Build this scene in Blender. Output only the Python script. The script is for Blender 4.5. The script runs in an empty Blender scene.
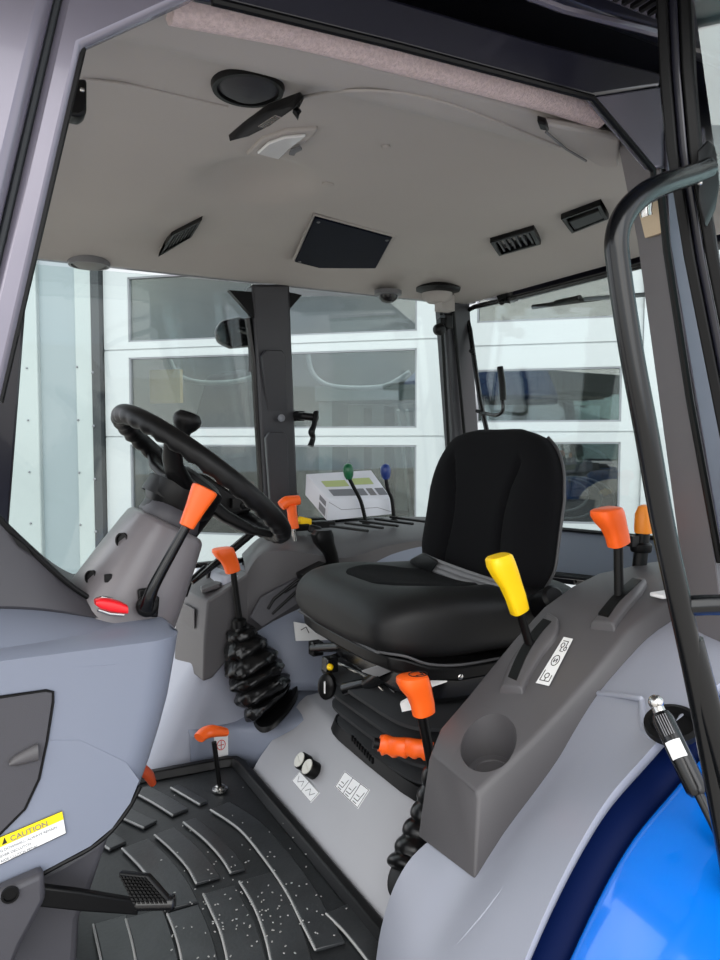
import bpy, bmesh, math, random
from mathutils import Vector, Matrix, Euler
random.seed(7)
SC = bpy.context.scene
COL = SC.collection
R = math.radians

# ------------------------------------------------------------------ camera, sky, sun, exposure
CAM = Vector((0, 0, 0.9)); F_PX = 721.0; YAW = R(28); PITCH = math.atan(40/721)
cd = bpy.data.cameras.new('camera'); cam = bpy.data.objects.new('camera', cd); COL.objects.link(cam)
cam.location = CAM; cam.rotation_euler = (R(90)-PITCH, 0, -YAW)
cd.sensor_fit = 'HORIZONTAL'; cd.sensor_width = 36; cd.lens = 36*F_PX/720; cd.clip_start = .02; cd.clip_end = 200
SC.camera = cam
w = bpy.data.worlds.new('sky'); SC.world = w; w.use_nodes = True
nt = w.node_tree; bg = nt.nodes['Background']
tc = nt.nodes.new('ShaderNodeTexCoord'); ns = nt.nodes.new('ShaderNodeTexNoise'); cr = nt.nodes.new('ShaderNodeValToRGB')
mp = nt.nodes.new('ShaderNodeMapping'); mp.inputs['Scale'].default_value = (1, 1, 2.2)
ns.inputs['Scale'].default_value = 2.3; ns.inputs['Detail'].default_value = 4
cr.color_ramp.elements[0].position = .35; cr.color_ramp.elements[0].color = (.62, .72, .86, 1)
cr.color_ramp.elements[1].position = .62; cr.color_ramp.elements[1].color = (1, .99, .97, 1)
nt.links.new(tc.outputs['Generated'], mp.inputs[0]); nt.links.new(mp.outputs[0], ns.inputs[0])
nt.links.new(ns.outputs['Fac'], cr.inputs[0]); nt.links.new(cr.outputs[0], bg.inputs[0])
bg.inputs[1].default_value = 1.25
sd = bpy.data.lights.new('sun', 'SUN'); sd.energy = 1.4; sd.angle = R(70); sd.color = (1, .97, .92)
sun = bpy.data.objects.new('sun', sd); COL.objects.link(sun); sun.rotation_euler = Euler((R(55), 0, R(-28)))
sun.location = (-2, -4, 6)
SC.view_settings.view_transform = 'Standard'; SC.view_settings.look = 'None'
SC.view_settings.gamma = 1; SC.view_settings.use_curve_mapping = False
SC.view_settings.exposure = 0.9
SC.cycles.use_denoising = True
SC.cycles.max_bounces = 8

# ------------------------------------------------------------------ helpers
MC = cam.rotation_euler.to_matrix()
def ray(px, py): return MC @ Vector(((px-360)/F_PX, (480-py)/F_PX, -1))
def P(px, py, x=None, y=None, z=None, d=None):
    v = ray(px, py)
    if y is not None: t = (y-CAM.y)/v.y
    elif x is not None: t = (x-CAM.x)/v.x
    elif z is not None: t = (z-CAM.z)/v.z
    else: t = d
    return CAM + v*t
def lin(c):
    return tuple((u/255/12.92 if u/255 <= .04045 else ((u/255+.055)/1.055)**2.4) for u in c)
MATS = {}
def mat(name, rgb, rough=.5, metal=0, bump=0, bscale=200, coat=0, trans=0, alpha=1, emit=0, var=0, spec=None, vscale=3, sheen=0):
    m = bpy.data.materials.new(name); m.use_nodes = True; n = m.node_tree; b = n.nodes['Principled BSDF']
    c = lin(rgb)+(1,)
    b.inputs['Base Color'].default_value = c; b.inputs['Roughness'].default_value = rough; b.inputs['Metallic'].default_value = metal
    b.inputs['Coat Weight'].default_value = coat; b.inputs['Coat Roughness'].default_value = .06
    b.inputs['Transmission Weight'].default_value = trans
    if sheen: b.inputs['Sheen Weight'].default_value = sheen
    if spec is not None: b.inputs['Specular IOR Level'].default_value = spec
    if alpha < 1: b.inputs['Alpha'].default_value = alpha
    if emit: b.inputs['Emission Color'].default_value = c; b.inputs['Emission Strength'].default_value = emit
    tcn = n.nodes.new('ShaderNodeTexCoord')
    if bump:
        nz = n.nodes.new('ShaderNodeTexNoise'); nz.inputs['Scale'].default_value = bscale; nz.inputs['Detail'].default_value = 3
        bp = n.nodes.new('ShaderNodeBump'); bp.inputs['Strength'].default_value = bump; bp.inputs['Distance'].default_value = .002
        n.links.new(tcn.outputs['Object'], nz.inputs[0]); n.links.new(nz.outputs['Fac'], bp.inputs['Height']); n.links.new(bp.outputs[0], b.inputs['Normal'])
    if var:
        nz2 = n.nodes.new('ShaderNodeTexNoise'); nz2.inputs['Scale'].default_value = vscale; nz2.inputs['Detail'].default_value = 5
        rp = n.nodes.new('ShaderNodeValToRGB')
        rp.color_ramp.elements[0].color = tuple(k*(1-var) for k in c[:3])+(1,); rp.color_ramp.elements[1].color = tuple(min(1, k*(1+var)) for k in c[:3])+(1,)
        rp.color_ramp.elements[0].position = .35; rp.color_ramp.elements[1].position = .65
        n.links.new(tcn.outputs['Object'], nz2.inputs[0]); n.links.new(nz2.outputs['Fac'], rp.inputs[0]); n.links.new(rp.outputs[0], b.inputs['Base Color'])
    MATS[name] = m; return m
def glass(name, tint, mixf=.1, rough=.0):
    m = bpy.data.materials.new(name); m.use_nodes = True; n = m.node_tree; n.nodes.clear()
    o = n.nodes.new('ShaderNodeOutputMaterial'); t = n.nodes.new('ShaderNodeBsdfTransparent'); g = n.nodes.new('ShaderNodeBsdfGlossy')
    mx = n.nodes.new('ShaderNodeMixShader'); fr = n.nodes.new('ShaderNodeLayerWeight'); fr.inputs[0].default_value = .5
    pw = n.nodes.new('ShaderNodeMath'); pw.operation = 'POWER'; pw.inputs[1].default_value = 4; ma = n.nodes.new('ShaderNodeMath'); ma.operation = 'ADD'; ma.use_clamp = True
    n.links.new(fr.outputs['Facing'], pw.inputs[0]); ma.inputs[1].default_value = mixf
    t.inputs[0].default_value = tuple(tint)+(1,); g.inputs['Roughness'].default_value = rough
    n.links.new(pw.outputs[0], ma.inputs[0]); n.links.new(ma.outputs[0], mx.inputs[0]); n.links.new(t.outputs[0], mx.inputs[1]); n.links.new(g.outputs[0], mx.inputs[2]); n.links.new(mx.outputs[0], o.inputs[0])
    MATS[name] = m; return m

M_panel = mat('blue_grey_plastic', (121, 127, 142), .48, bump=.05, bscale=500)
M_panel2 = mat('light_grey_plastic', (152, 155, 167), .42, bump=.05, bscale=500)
M_cons = mat('dark_grey_plastic', (80, 78, 80), .5, bump=.12, bscale=600)
M_cons2 = mat('charcoal_plastic', (66, 65, 70), .5, bump=.12, bscale=600)
M_box = mat('seat_box_grey', (162, 162, 166), .45, bump=.03, bscale=300, var=.03)
M_black = mat('black_plastic', (8, 8, 9), .42, spec=.22)
M_blacksh = mat('black_gloss_steel', (10, 10, 12), .25, spec=.5)
M_tube = mat('black_powder_coat', (8, 9, 11), .22, spec=.4)
M_rubber = mat('black_rubber', (9, 9, 10), .45, spec=.25)
M_bellow = mat('glossy_bellows_rubber', (8, 8, 9), .32, spec=.4)
M_seatb = mat('grey_bellows_rubber', (38, 39, 41), .6, spec=.3)
M_mat = mat('floor_mat_rubber', (30, 32, 34), .48, bump=.25, bscale=90, var=.25, vscale=9)
M_matpad = mat('floor_mat_pad', (48, 50, 52), .36, bump=.2, bscale=120, var=.2, vscale=14)
M_matlip = mat('rib_highlight_and_dirt', (165, 165, 163), .35)  # pale highlight of the pad edges put in as colour; dirt crumbs share it
M_vinyl = mat('seat_vinyl', (12, 12, 13), .55, spec=.35, bump=.12, bscale=900)
M_fabric = mat('seat_fabric', (9, 9, 12), .95, spec=.2, bump=.4, bscale=1400)
M_pipe = mat('seat_piping', (66, 66, 68), .5)
M_belt = mat('belt_webbing', (120, 120, 122), .7, bump=.3, bscale=700)
M_orange = mat('orange_plastic', (250, 100, 28), .4)
M_orange2 = mat('amber_plastic', (245, 140, 30), .4)
M_yellow = mat('yellow_plastic', (250, 205, 8), .4)
M_red = mat('red_plastic', (235, 30, 40), .3)
M_green = mat('green_plastic', (20, 92, 58), .35)
M_bluek = mat('blue_plastic', (28, 52, 118), .35)
M_white = mat('white_label', (232, 232, 232), .4)
M_ylabel = mat('yellow_label', (245, 215, 20), .4)
M_ink = mat('black_ink', (25, 25, 25), .5)
M_inkg = mat('grey_ink', (120, 120, 122), .5)
M_inkr = mat('red_ink', (210, 60, 60), .5)
M_chrome = mat('bright_metal', (190, 188, 185), .25, metal=1)
M_brass = mat('tan_primed_steel', (190, 168, 140), .4, metal=.3)
M_knobface = mat('silver_knob_face', (200, 198, 188), .4, metal=.3)
M_liner = mat('headliner_fabric', (158, 153, 149), .9, bump=.1, bscale=700, var=.02)
M_fuzz = mat('fuzzy_trim', (196, 178, 176), 1, bump=1.0, bscale=420, var=.12, vscale=220)
M_frame = mat('dark_painted_frame', (26, 26, 37), .3, coat=.35, var=.08, vscale=5)
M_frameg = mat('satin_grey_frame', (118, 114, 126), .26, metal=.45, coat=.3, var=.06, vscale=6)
M_ptrim = mat('pillar_trim', (104, 100, 102), .55, bump=.06, bscale=500)
M_pfar = mat('dark_pillar_trim', (50, 50, 54), .5, bump=.06, bscale=500)
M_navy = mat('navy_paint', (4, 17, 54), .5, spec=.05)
M_blue = mat('bright_blue_paint', (0, 104, 205), .2, coat=1.0)
M_screen = mat('dark_cover', (5, 6, 22), .6, spec=.05)
M_clear = mat('clear_lens', (200, 200, 200), .12, coat=.6)
M_carton = mat('white_carton', (214, 216, 224), .6)
M_cgrey = mat('grey_print', (120, 122, 128), .6)
M_cgreen = mat('green_print', (176, 188, 130), .6)
M_concrete = mat('concrete', (186, 180, 172), .9, var=.06)
M_wwhite = mat('white_painted_steel', (170, 174, 177), .38, bump=.03, bscale=5)
M_wclad = mat('cladding_pale', (156, 164, 165), .4, var=.03, vscale=1.5)
M_wclad2 = mat('cladding_bluish', (128, 139, 144), .4)
M_seal = mat('dark_seal', (40, 44, 48), .6)
M_inner = mat('workshop_wall', (120, 124, 122), .9, var=.2, vscale=1.2)
M_innerd = mat('workshop_dark', (46, 50, 54), .8, var=.3, vscale=2)
M_tarp = mat('blue_tarp', (36, 62, 110), .6)
M_tan = mat('tan_sheet', (196, 172, 120), .7)
G_cab = glass('cab_glass', (.90, .94, .93), .03)
G_door = glass('door_glass', (.62, .74, .74), .10)
G_gar = glass('garage_pane_glass', (.62, .66, .66), .08)
G_screen = glass('small_windscreen', (.8, .8, .8), .1)

class MB:
    def __init__(s): s.bm = bmesh.new()
    def face(s, pts):
        vs = [s.bm.verts.new(p) for p in pts]
        try: return s.bm.faces.new(vs)
        except ValueError: return None
    def box(s, c, size, rot=None):
        m = Matrix.Translation(Vector(c)) @ (rot.to_4x4() if rot else Matrix.Identity(4)) @ Matrix.Diagonal(Vector(size)).to_4x4()
        bmesh.ops.create_cube(s.bm, size=1, matrix=m); return s
    def prism(s, pts, ext):
        ext = Vector(ext); a = [s.bm.verts.new(Vector(p)) for p in pts]; b = [s.bm.verts.new(Vector(p)+ext) for p in pts]
        n = len(pts); s.bm.faces.new(a); s.bm.faces.new(b[::-1])
        for i in range(n): s.bm.faces.new((a[i], b[i], b[(i+1) % n], a[(i+1) % n]))
        return s
    def loft(s, secs, cap=True, close=False):
        rows = [[s.bm.verts.new(Vector(p)) for p in sec] for sec in secs]; n = len(rows[0])
        rr = rows+[rows[0]] if close else rows
        for a, b in zip(rr, rr[1:]):
            for i in range(n): s.bm.faces.new((a[i], a[(i+1) % n], b[(i+1) % n], b[i]))
        if cap and not close:
            s.bm.faces.new(rows[0][::-1]); s.bm.faces.new(rows[-1])
        return s
    def grid(s, rows):
        rr = [[s.bm.verts.new(Vector(p)) for p in r] for r in rows]
        for a, b in zip(rr, rr[1:]):
            for i in range(len(a)-1): s.bm.faces.new((a[i], a[i+1], b[i+1], b[i]))
        return s
    def tube(s, pts, r, n=14, sm=0, close=False, cap=True, ry=None, up=None):
        pts = [Vector(p) for p in pts]
        rs = list(r) if isinstance(r, (list, tuple)) else [r]*len(pts)
        if sm:
            pts, rs = smooth_path(pts, rs, sm, close)
        N = len(pts); secs = []; prev = None
        for i in range(N):
            a = pts[(i-1) % N] if (close or i > 0) else pts[i]; b = pts[(i+1) % N] if (close or i < N-1) else pts[i]
            t = (b-a).normalized()
            if prev is None:
                u = Vector(up) if up else (Vector((0, 0, 1)) if abs(t.z) < .9 else Vector((1, 0, 0)))
            else: u = prev
            u = (u-t*u.dot(t)).normalized(); prev = u; v = t.cross(u)
            k = (ry or 1)
            secs.append([pts[i]+(u*math.cos(2*math.pi*j/n)*rs[i]*k+v*math.sin(2*math.pi*j/n)*rs[i]) for j in range(n)])
        return s.loft(secs, cap=cap, close=close)
    def lathe(s, o, axis, prof, n=28, sx=1.0, up=None):
        o = Vector(o); t = Vector(axis).normalized(); u = Vector(up) if up else (Vector((0, 0, 1)) if abs(t.z) < .9 else Vector((1, 0, 0)))
        u = (u-t*u.dot(t)).normalized(); v = t.cross(u)
        return s.loft([[o+t*h+(u*math.cos(2*math.pi*j/n)*sx+v*math.sin(2*math.pi*j/n))*max(r, 1e-4) for j in range(n)] for r, h in prof])
    def sphere(s, c, r, sc=(1, 1, 1)):
        m = Matrix.Translation(Vector(c)) @ Matrix.Diagonal(Vector(sc)*r).to_4x4()
        bmesh.ops.create_uvsphere(s.bm, u_segments=20, v_segments=12, radius=1, matrix=m); return s

def smooth_path(pts, rs, k, close=False):
    N = len(pts); op = []; orr = []
    for i in range(N if close else N-1):
        g = (lambda j: j % N) if close else (lambda j: max(0, min(N-1, j)))
        p0, p1, p2, p3 = (pts[g(i+q)] for q in (-1, 0, 1, 2))
        for j in range(k):
            t = j/k
            op.append(.5*((2*p1)+(p2-p0)*t+(2*p0-5*p1+4*p2-p3)*t*t+(3*p1-p0-3*p2+p3)*t**3))
            orr.append(rs[g(i)]*(1-t)+rs[g(i+1)]*t)
    if not close: op.append(pts[-1]); orr.append(rs[-1])
    return op, orr
def cr2(rows, k):      # smooth a list of rows (grid) along the row index
    cols = []
    for c in range(len(rows[0])):
        p, _ = smooth_path([Vector(r[c]) for r in rows], [0]*len(rows), k); cols.append(p)
    return [[cols[c][i] for c in range(len(cols))] for i in range(len(cols[0]))]
def cr1(row, k): return smooth_path([Vector(p) for p in row], [0]*len(row), k)[0]
def patch(rows, k=6): return cr2([cr1(r, k) for r in rows], k)
def ring(c, u, v, a, b, n=32, p=2.0):
    c, u, v = Vector(c), Vector(u), Vector(v); o = []
    for j in range(n):
        t = 2*math.pi*j/n; ct, st = math.cos(t), math.sin(t)
        o.append(c+u*a*math.copysign(abs(ct)**(2/p), ct)+v*b*math.copysign(abs(st)**(2/p), st))
    return o

ORI = {}
def thing(name, label, cat, loc=(0, 0, 0), group=None):
    o = bpy.data.objects.new(name, None); COL.objects.link(o); o.location = loc; o.empty_display_size = .05
    o['label'] = label; o['category'] = cat
    if group: o['group'] = group
    ORI[o] = Vector(loc); return o
def finish(name, mb, m, org, smooth=True, bevel=0, seg=2, sub=0, solid=0, soff=-1, weld=True):
    if weld: bmesh.ops.remove_doubles(mb.bm, verts=mb.bm.verts, dist=1e-6)
    bmesh.ops.recalc_face_normals(mb.bm, faces=mb.bm.faces)
    for v in mb.bm.verts: v.co -= org
    me = bpy.data.meshes.new(name); mb.bm.to_mesh(me); mb.bm.free()
    me.materials.append(m)
    o = bpy.data.objects.new(name, me); COL.objects.link(o)
    if smooth:
        me.shade_smooth()
        try: me.set_sharp_from_angle(angle=R(38))
        except Exception: pass
    if solid:
        q = o.modifiers.new('solid', 'SOLIDIFY'); q.thickness = solid; q.offset = soff
    if bevel:
        q = o.modifiers.new('bevel', 'BEVEL'); q.width = bevel; q.segments = seg; q.limit_method = 'ANGLE'; q.angle_limit = R(32); q.harden_normals = False
        me.shade_smooth()
        if hasattr(me, 'set_sharp_from_angle'): me.set_sharp_from_angle(angle=R(60))
    if sub:
        q = o.modifiers.new('sub', 'SUBSURF'); q.levels = sub; q.render_levels = sub
    return o
def part(name, mb, m, parent, label=None, kind=None, **k):
    org = ORI[parent]
    o = finish(name, mb, m, org, **k); o.parent = parent; ORI[o] = org
    if label: o['label'] = label
    if kind: o['kind'] = kind
    return o
def single(name, mb, m, label, cat, group=None, kind=None, loc=None, **k):
    vs = [v.co.copy() for v in mb.bm.verts]
    if loc is None:
        loc = Vector((sum(v.x for v in vs)/len(vs), sum(v.y for v in vs)/len(vs), min(v.z for v in vs)))
    o = finish(name, mb, m, Vector(loc), **k); o.location = loc; ORI[o] = Vector(loc)
    if kind: o['kind'] = kind
    if kind != 'structure': o['label'] = label; o['category'] = cat
    if group: o['group'] = group
    return o
def struct(name, mb, m, **k):
    o = finish(name, mb, m, Vector((0, 0, 0)), **k); o['kind'] = 'structure'; ORI[o] = Vector((0, 0, 0)); return o
def bake(o):                                  # apply the modifiers of an object
    dg = bpy.context.evaluated_depsgraph_get(); dg.update()
    me = bpy.data.meshes.new_from_object(o.evaluated_get(dg)); o.modifiers.clear(); o.data = me
def cut(o, mb, org):                          # subtract a shape
    c = finish('cutter', mb, M_black, org); c.location = (0, 0, 0)
    bpy.context.view_layer.update()
    c.matrix_world = o.matrix_world.copy()
    q = o.modifiers.new('cut', 'BOOLEAN'); q.object = c; q.operation = 'DIFFERENCE'; q.solver = 'EXACT'
    bpy.context.view_layer.update(); bake(o); bpy.data.objects.remove(c)
def text(s, size, o, u, v, m, parent, name='lettering', align='LEFT', bold=0):
    cu = bpy.data.curves.new('t', 'FONT'); cu.body = s; cu.size = size; cu.align_x = align; cu.extrude = .0003; cu.offset = bold
    t = bpy.data.objects.new('t', cu); COL.objects.link(t); bpy.context.view_layer.update()
    dg = bpy.context.evaluated_depsgraph_get(); me = bpy.data.meshes.new_from_object(t.evaluated_get(dg)); bpy.data.objects.remove(t)
    u = Vector(u).normalized(); v = Vector(v); v = (v-u*v.dot(u)).normalized(); n = u.cross(v)
    M = Matrix((u, v, n)).transposed().to_4x4(); M.translation = Vector(o)-ORI[parent]
    me.transform(M); me.name = name; me.materials.clear(); me.materials.append(m)
    ob = bpy.data.objects.new(name, me); COL.objects.link(ob); ob.parent = parent; ORI[ob] = ORI[parent]; return ob
class Frame:                                  # flat local frame for decals
    def __init__(s, o, u, v):
        s.o = Vector(o); s.u = Vector(u).normalized(); v = Vector(v); s.v = (v-s.u*v.dot(s.u)).normalized(); s.n = s.u.cross(s.v)
        if s.n.dot(CAM-s.o) < 0: s.n = -s.n
    def at(s, a, b, h=0): return s.o+s.u*a+s.v*b+s.n*h
    def quad(s, mb, a0, b0, a1, b1, h0=0, h1=.001):
        mb.prism([s.at(a0, b0, h0), s.at(a1, b0, h0), s.at(a1, b1, h0), s.at(a0, b1, h0)], s.n*(h1-h0)); return mb
    def strip(s, mb, pts, wd, h0=.001, h1=.0015):
        for (a, b), (c, d) in zip(pts, pts[1:]):
            L = math.hypot(c-a, d-b)
            if L < 1e-6: continue
            nx, ny = -(d-b)/L*wd/2, (c-a)/L*wd/2
            mb.prism([s.at(a+nx, b+ny, h0), s.at(a-nx, b-ny, h0), s.at(c-nx, d-ny, h0), s.at(c+nx, d+ny, h0)], s.n*(h1-h0))
        return mb

# ------------------------------------------------------------------ ground and garage building
GZ = -.85
mb = MB(); mb.box((0, 0, GZ-.05), (60, 60, .1)); struct('ground', mb, M_concrete)
WA = R(28-75)                                  # direction of the facade
WU = Vector((-math.sin(WA), -math.cos(WA), 0))  # runs to the photo's right
WO = P(360, 440, d=5.2); WO.z = 0
WN = Vector((WU.y, -WU.x, 0))
if WN.dot(CAM-WO) < 0: WN = -WN
def W(px, py, off=0):
    v = ray(px, py); t = (WO+WN*off-CAM).dot(WN)/v.dot(WN); return CAM+v*t
def wu(px): return (W(px, 440)-WO).dot(WU)
def wz(px, py): return W(px, py).z
def wbox(mb, u0, u1, z0, z1, n0, n1):
    o = WO+WU*u0+WN*n0; o.z = z0
    mb.prism([o, o+WU*(u1-u0), o+WU*(u1-u0)+Vector((0, 0, z1-z0)), o+Vector((0, 0, z1-z0))], WN*(n1-n0)); return mb
U0, U1, U2, U3 = wu(106), wu(447), wu(458), wu(641)
# facade pieces around the doors
ZT = 3.3
mb = MB(); wbox(mb, U1, U2, GZ, ZT, -.12, .03); wbox(mb, U3, U3+3, GZ, ZT, -.12, .03)
wbox(mb, U0, U3, 2.35, ZT, -.12, .03); struct('wall_back', mb, M_wwhite, bevel=.006)
mb = MB()
for a, b, h in ((-190, 44, .06), (80, 97, .04)): wbox(mb, wu(a), wu(b), GZ, ZT, -.1, h)
wl = struct('wall_left', mb, M_wclad, bevel=.01)
mb = MB(); wbox(mb, wu(44), wu(80), GZ, ZT, -.1, .02); q = part('cladding_strip', mb, M_wclad2, wl)
mb = MB()
for i in range(5):
    for u in (82, 34): mb.sphere(WO+WU*wu(u)+WN*(.045 if u == 82 else .065)+Vector((0, 0, -.2+i*.42)), .009)
for i in range(5): mb.sphere(WO+WU*wu(98)+WN*.055+Vector((0, 0, -.25+i*.42)), .012)
part('screws', mb, M_cgrey, wl)
mb = MB(); wbox(mb, wu(97), wu(105), GZ, ZT, -.1, .05); struct('trim_1', mb, M_seal)
def garage(name, u0, u1, rows, mulls, fr):
    """rows: list of (z0, z1) panes; everything else is white section"""
    z0, z1 = GZ, 2.35
    mb = MB(); zs = sorted(rows); edge = z0
    for a, b in zs:
        # rail between edge and a, with a groove at its middle
        mid = (edge+a)/2
        wbox(mb, u0, u1, edge, mid-.006, -.05, 0); wbox(mb, u0, u1, mid+.006, a, -.05, 0); wbox(mb, u0, u1, mid-.006, mid+.006, -.05, -.01)
        us = [u0]+[m for m in mulls]+[u1]
        wbox(mb, u0, u0+fr, a, b, -.05, 0); wbox(mb, u1-fr, u1, a, b, -.05, 0)
        for m in mulls: wbox(mb, m-.035, m+.035, a, b, -.05, 0)
        edge = b
    wbox(mb, u0, u1, edge, z1, -.05, 0)
    d = struct(name, mb, M_wwhite)
    for a, b in zs:
        ed = [u0+fr]+[m for mm in mulls for m in (mm-.035, mm+.035)]+[u1-fr]
        for i in range(0, len(ed), 2):
            mb = MB(); wbox(mb, ed[i], ed[i+1], a, b, -.032, -.024); part('window_pane', mb, G_gar, d)
            mb = MB()
            for (s0, s1, t0, t1) in ((ed[i], ed[i+1], a, a+.012), (ed[i], ed[i+1], b-.012, b), (ed[i], ed[i]+.012, a, b), (ed[i+1]-.012, ed[i+1], a, b)):
                wbox(mb, s0, s1, t0, t1, -.035, -.004)
            part('pane_gasket', mb, M_cgrey, d)
fr1 = wu(130)-wu(106)
garage('door_1', U0, U1, [(wz(360, 540), wz(360, 445)), (wz(360, 428), wz(360, 350)), (wz(360, 333), wz(360, 262))], [wu(271)], fr1)
garage('door_2', U2, U3, [(wz(550, 523), wz(550, 442)), (wz(550, 422), wz(550, 368)), (wz(550, 320), wz(550, 262))], [], wu(476)-wu(458))
# dim workshop behind the panes
mb = MB(); wbox(mb, U0-.5, U3+.5, GZ, 3.2, -4.1, -4.0); wbox(mb, U0-.6, U0-.5, GZ, 3.2, -4.1, -.12); wbox(mb, U3+.5, U3+.6, GZ, 3.2, -4.1, -.12)
wbox(mb, U0-.6, U3+.6, 3.2, 3.3, -4.1, 0); struct('wall_workshop', mb, M_inner)
wl_ = bpy.data.lights.new('workshop_fill_light', 'AREA'); wl_.shape = 'RECTANGLE'; wl_.size = 4; wl_.size_y = .5; wl_.energy = 60; wl_.color = (1, .98, .94)  # added fill light, brightens the things behind the panes
wlo = bpy.data.objects.new('workshop_fill_light', wl_); COL.objects.link(wlo); wlo.location = WO+WU*(U0+U3)/2-WN*1.0+Vector((0, 0, 3.1)); wlo.rotation_euler = (0, 0, math.atan2(WU.y, WU.x))
def wp(px, py, n):                             # a point inside the workshop, n metres behind the facade
    return W(px, py, -n)
def wthing(name, label, cat, px, py, n): return thing(name, label, cat, wp(px, py, n))
t = wthing('parked_tractor', 'blue tractor hood and dark wheels dimly seen inside the workshop', 'tractor', 470, 560, 1.6)
mb = MB(); mb.prism([wp(400, 385, 2.0), wp(450, 338, 2.0), wp(540, 350, 2.0), wp(560, 400, 2.0), wp(420, 400, 2.0)], -WN*1.0); part('hood', mb, M_tarp, t, bevel=.05)
for px, r in ((405, .5), (560, .62)):
    c = wp(px, 505, 2.0); mb = MB(); mb.lathe(c, -WN, [(r*.5, 0), (r*.95, 0), (r, .05), (r, .3), (r*.9, .35), (r*.4, .35)], 32); part('wheel', mb, M_innerd, t)
t = wthing('parked_loader', 'dark machine with curved arm inside the workshop behind the left pane', 'machine', 200, 560, 1.6)
mb = MB(); mb.prism([wp(190, 430, 1), wp(205, 375, 1), wp(245, 368, 1), wp(262, 430, 1), wp(262, 560, 1), (wp(190, 560, 1))], -WN*.9); part('body', mb, M_innerd, t, bevel=.04)
mb = MB(); mb.tube([wp(168, 355, .8), wp(180, 376, .8), wp(210, 383, .8), wp(250, 378, .8), wp(262, 360, .8)], .022, sm=6); part('hose', mb, M_wclad, t)
mb = MB(); wbox(mb, wu(120), wu(152), wz(140, 400), wz(140, 364), -.5, -.45)
single('tan_board', mb, M_tan, 'tan sheet leaning inside the workshop behind the left pane', 'board')
t = wthing('shelving', 'pale shelf rail with a hanging hose in the workshop', 'shelf', 340, 380, .9)
mb = MB(); wbox(mb, wu(285), wu(415), wz(350, 395), wz(350, 378), -1.3, -.7); wbox(mb, wu(285), wu(300), GZ, wz(350, 378), -1.3, -.8); part('rail', mb, M_wclad, t)
mb = MB(); mb.tube([wp(308, 355, .6), wp(312, 372, .6), wp(325, 384, .6), wp(350, 388, .6), wp(385, 386, .6), wp(410, 372, .6)], .02, sm=6); part('hose', mb, M_wwhite, t)
mb = MB()
for px in (322, 345, 372, 392):
    wbox(mb, wu(px), wu(px+14), wz(350, 520), wz(350, 398+random.random()*14), -1.2, -.8)
part('stored_panel', mb, M_inner, t)
t = wthing('ladder', 'leaning pale ladder rails inside the workshop', 'ladder', 420, 480, .8)
for dx in (0, 9): mb = MB(); mb.tube([wp(398+dx, 410, .5), wp(412+dx, 520, .9)], .014); part('rail', mb, M_wclad, t)
mb = MB(); wbox(mb, wu(585), wu(610), wz(600, 416), wz(600, 398), -1.2, -1.1)
single('corrugated_sheet', mb, M_wclad, 'pale corrugated sheet inside the workshop behind the right pane', 'sheet')
t = wthing('coiled_hose', 'pale coiled hose inside the lower right garage pane', 'hose', 565, 500, .5)
mb = MB()
for k in range(3):
    c = wp(560+k*6, 495+k*3, .5); mb.tube([c+(WU*math.cos(a)+Vector((0, 0, 1))*math.sin(a)*.6)*(.2+.05*k) for a in [i*math.pi/12 for i in range(24)]], .008, close=True)
part('coil', mb, M_cgrey, t)

# ------------------------------------------------------------------ cab shell
YN, YF = .73, 2.04         # near and far side planes
Y_OUT = .70
cab = thing('cab_frame', 'dark painted steel tractor cab frame with pillars around the open door', 'cab frame', (.7, 1.39, 0))
def pp(lst, y): return [P(a, b, y=y) for a, b in lst]
# near front pillar with its corner gusset
yy = .715
mb = MB(); mb.prism(pp([(-92, 800), (0, 402), (82, 46), (192, -4), (250, -60), (90, -90), (62, 0), (10, 225), (-126, 800)], yy), (0, .02, 0))
part('front_pillar', mb, M_frameg, cab, label='satin grey front pillar beside the open door', bevel=.006)
mb = MB(); mb.prism(pp([(-126, 800), (10, 225), (62, 0), (82, -80), (72, -80), (53, 0), (3, 215), (-137, 800)], yy+.006), (0, .03, 0))
part('pillar_seal', mb, M_seal, cab, bevel=.002)
mb = MB(); mb.prism(pp([(-140, 800), (2, 215), (53, 0), (72, -80), (-40, -90), (-60, 0), (-200, 800)], yy-.012), (0, .05, 0))
part('door_jamb', mb, M_frameg, cab, bevel=.012, seg=3)
# inner return of the opening edge
mb = MB(); mb.tube([P(0, 402, y=.722), P(83, 48, y=.722)], .003, n=6); part('edge_seal', mb, M_black, cab)
# near header rail
mb = MB(); mb.prism(pp([(192, -4), (217, 1), (400, 46), (592, 97), (661, 86), (662, 72), (540, 41), (360, -12), (250, -62)], yy), (0, .014, 0))
part('header_rail', mb, M_frame, cab, bevel=.005)
mb = MB(); mb.tube([P(212, 1, y=yy-.002), P(400, 47, y=yy-.002), P(592, 98, y=yy-.002), P(653, 170, y=yy-.002), P(655, 190, y=yy-.002)], .0045, n=8)
part('edge_seal', mb, M_black, cab)
mb = MB(); mb.prism(pp([(592, 97), (652, 168), (668, 168), (661, 86)], yy), (0, .013, 0)); part('header_gusset', mb, M_frameg, cab, bevel=.003)  # same paint as the rail; the paler colour stands in for its reflection
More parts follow.
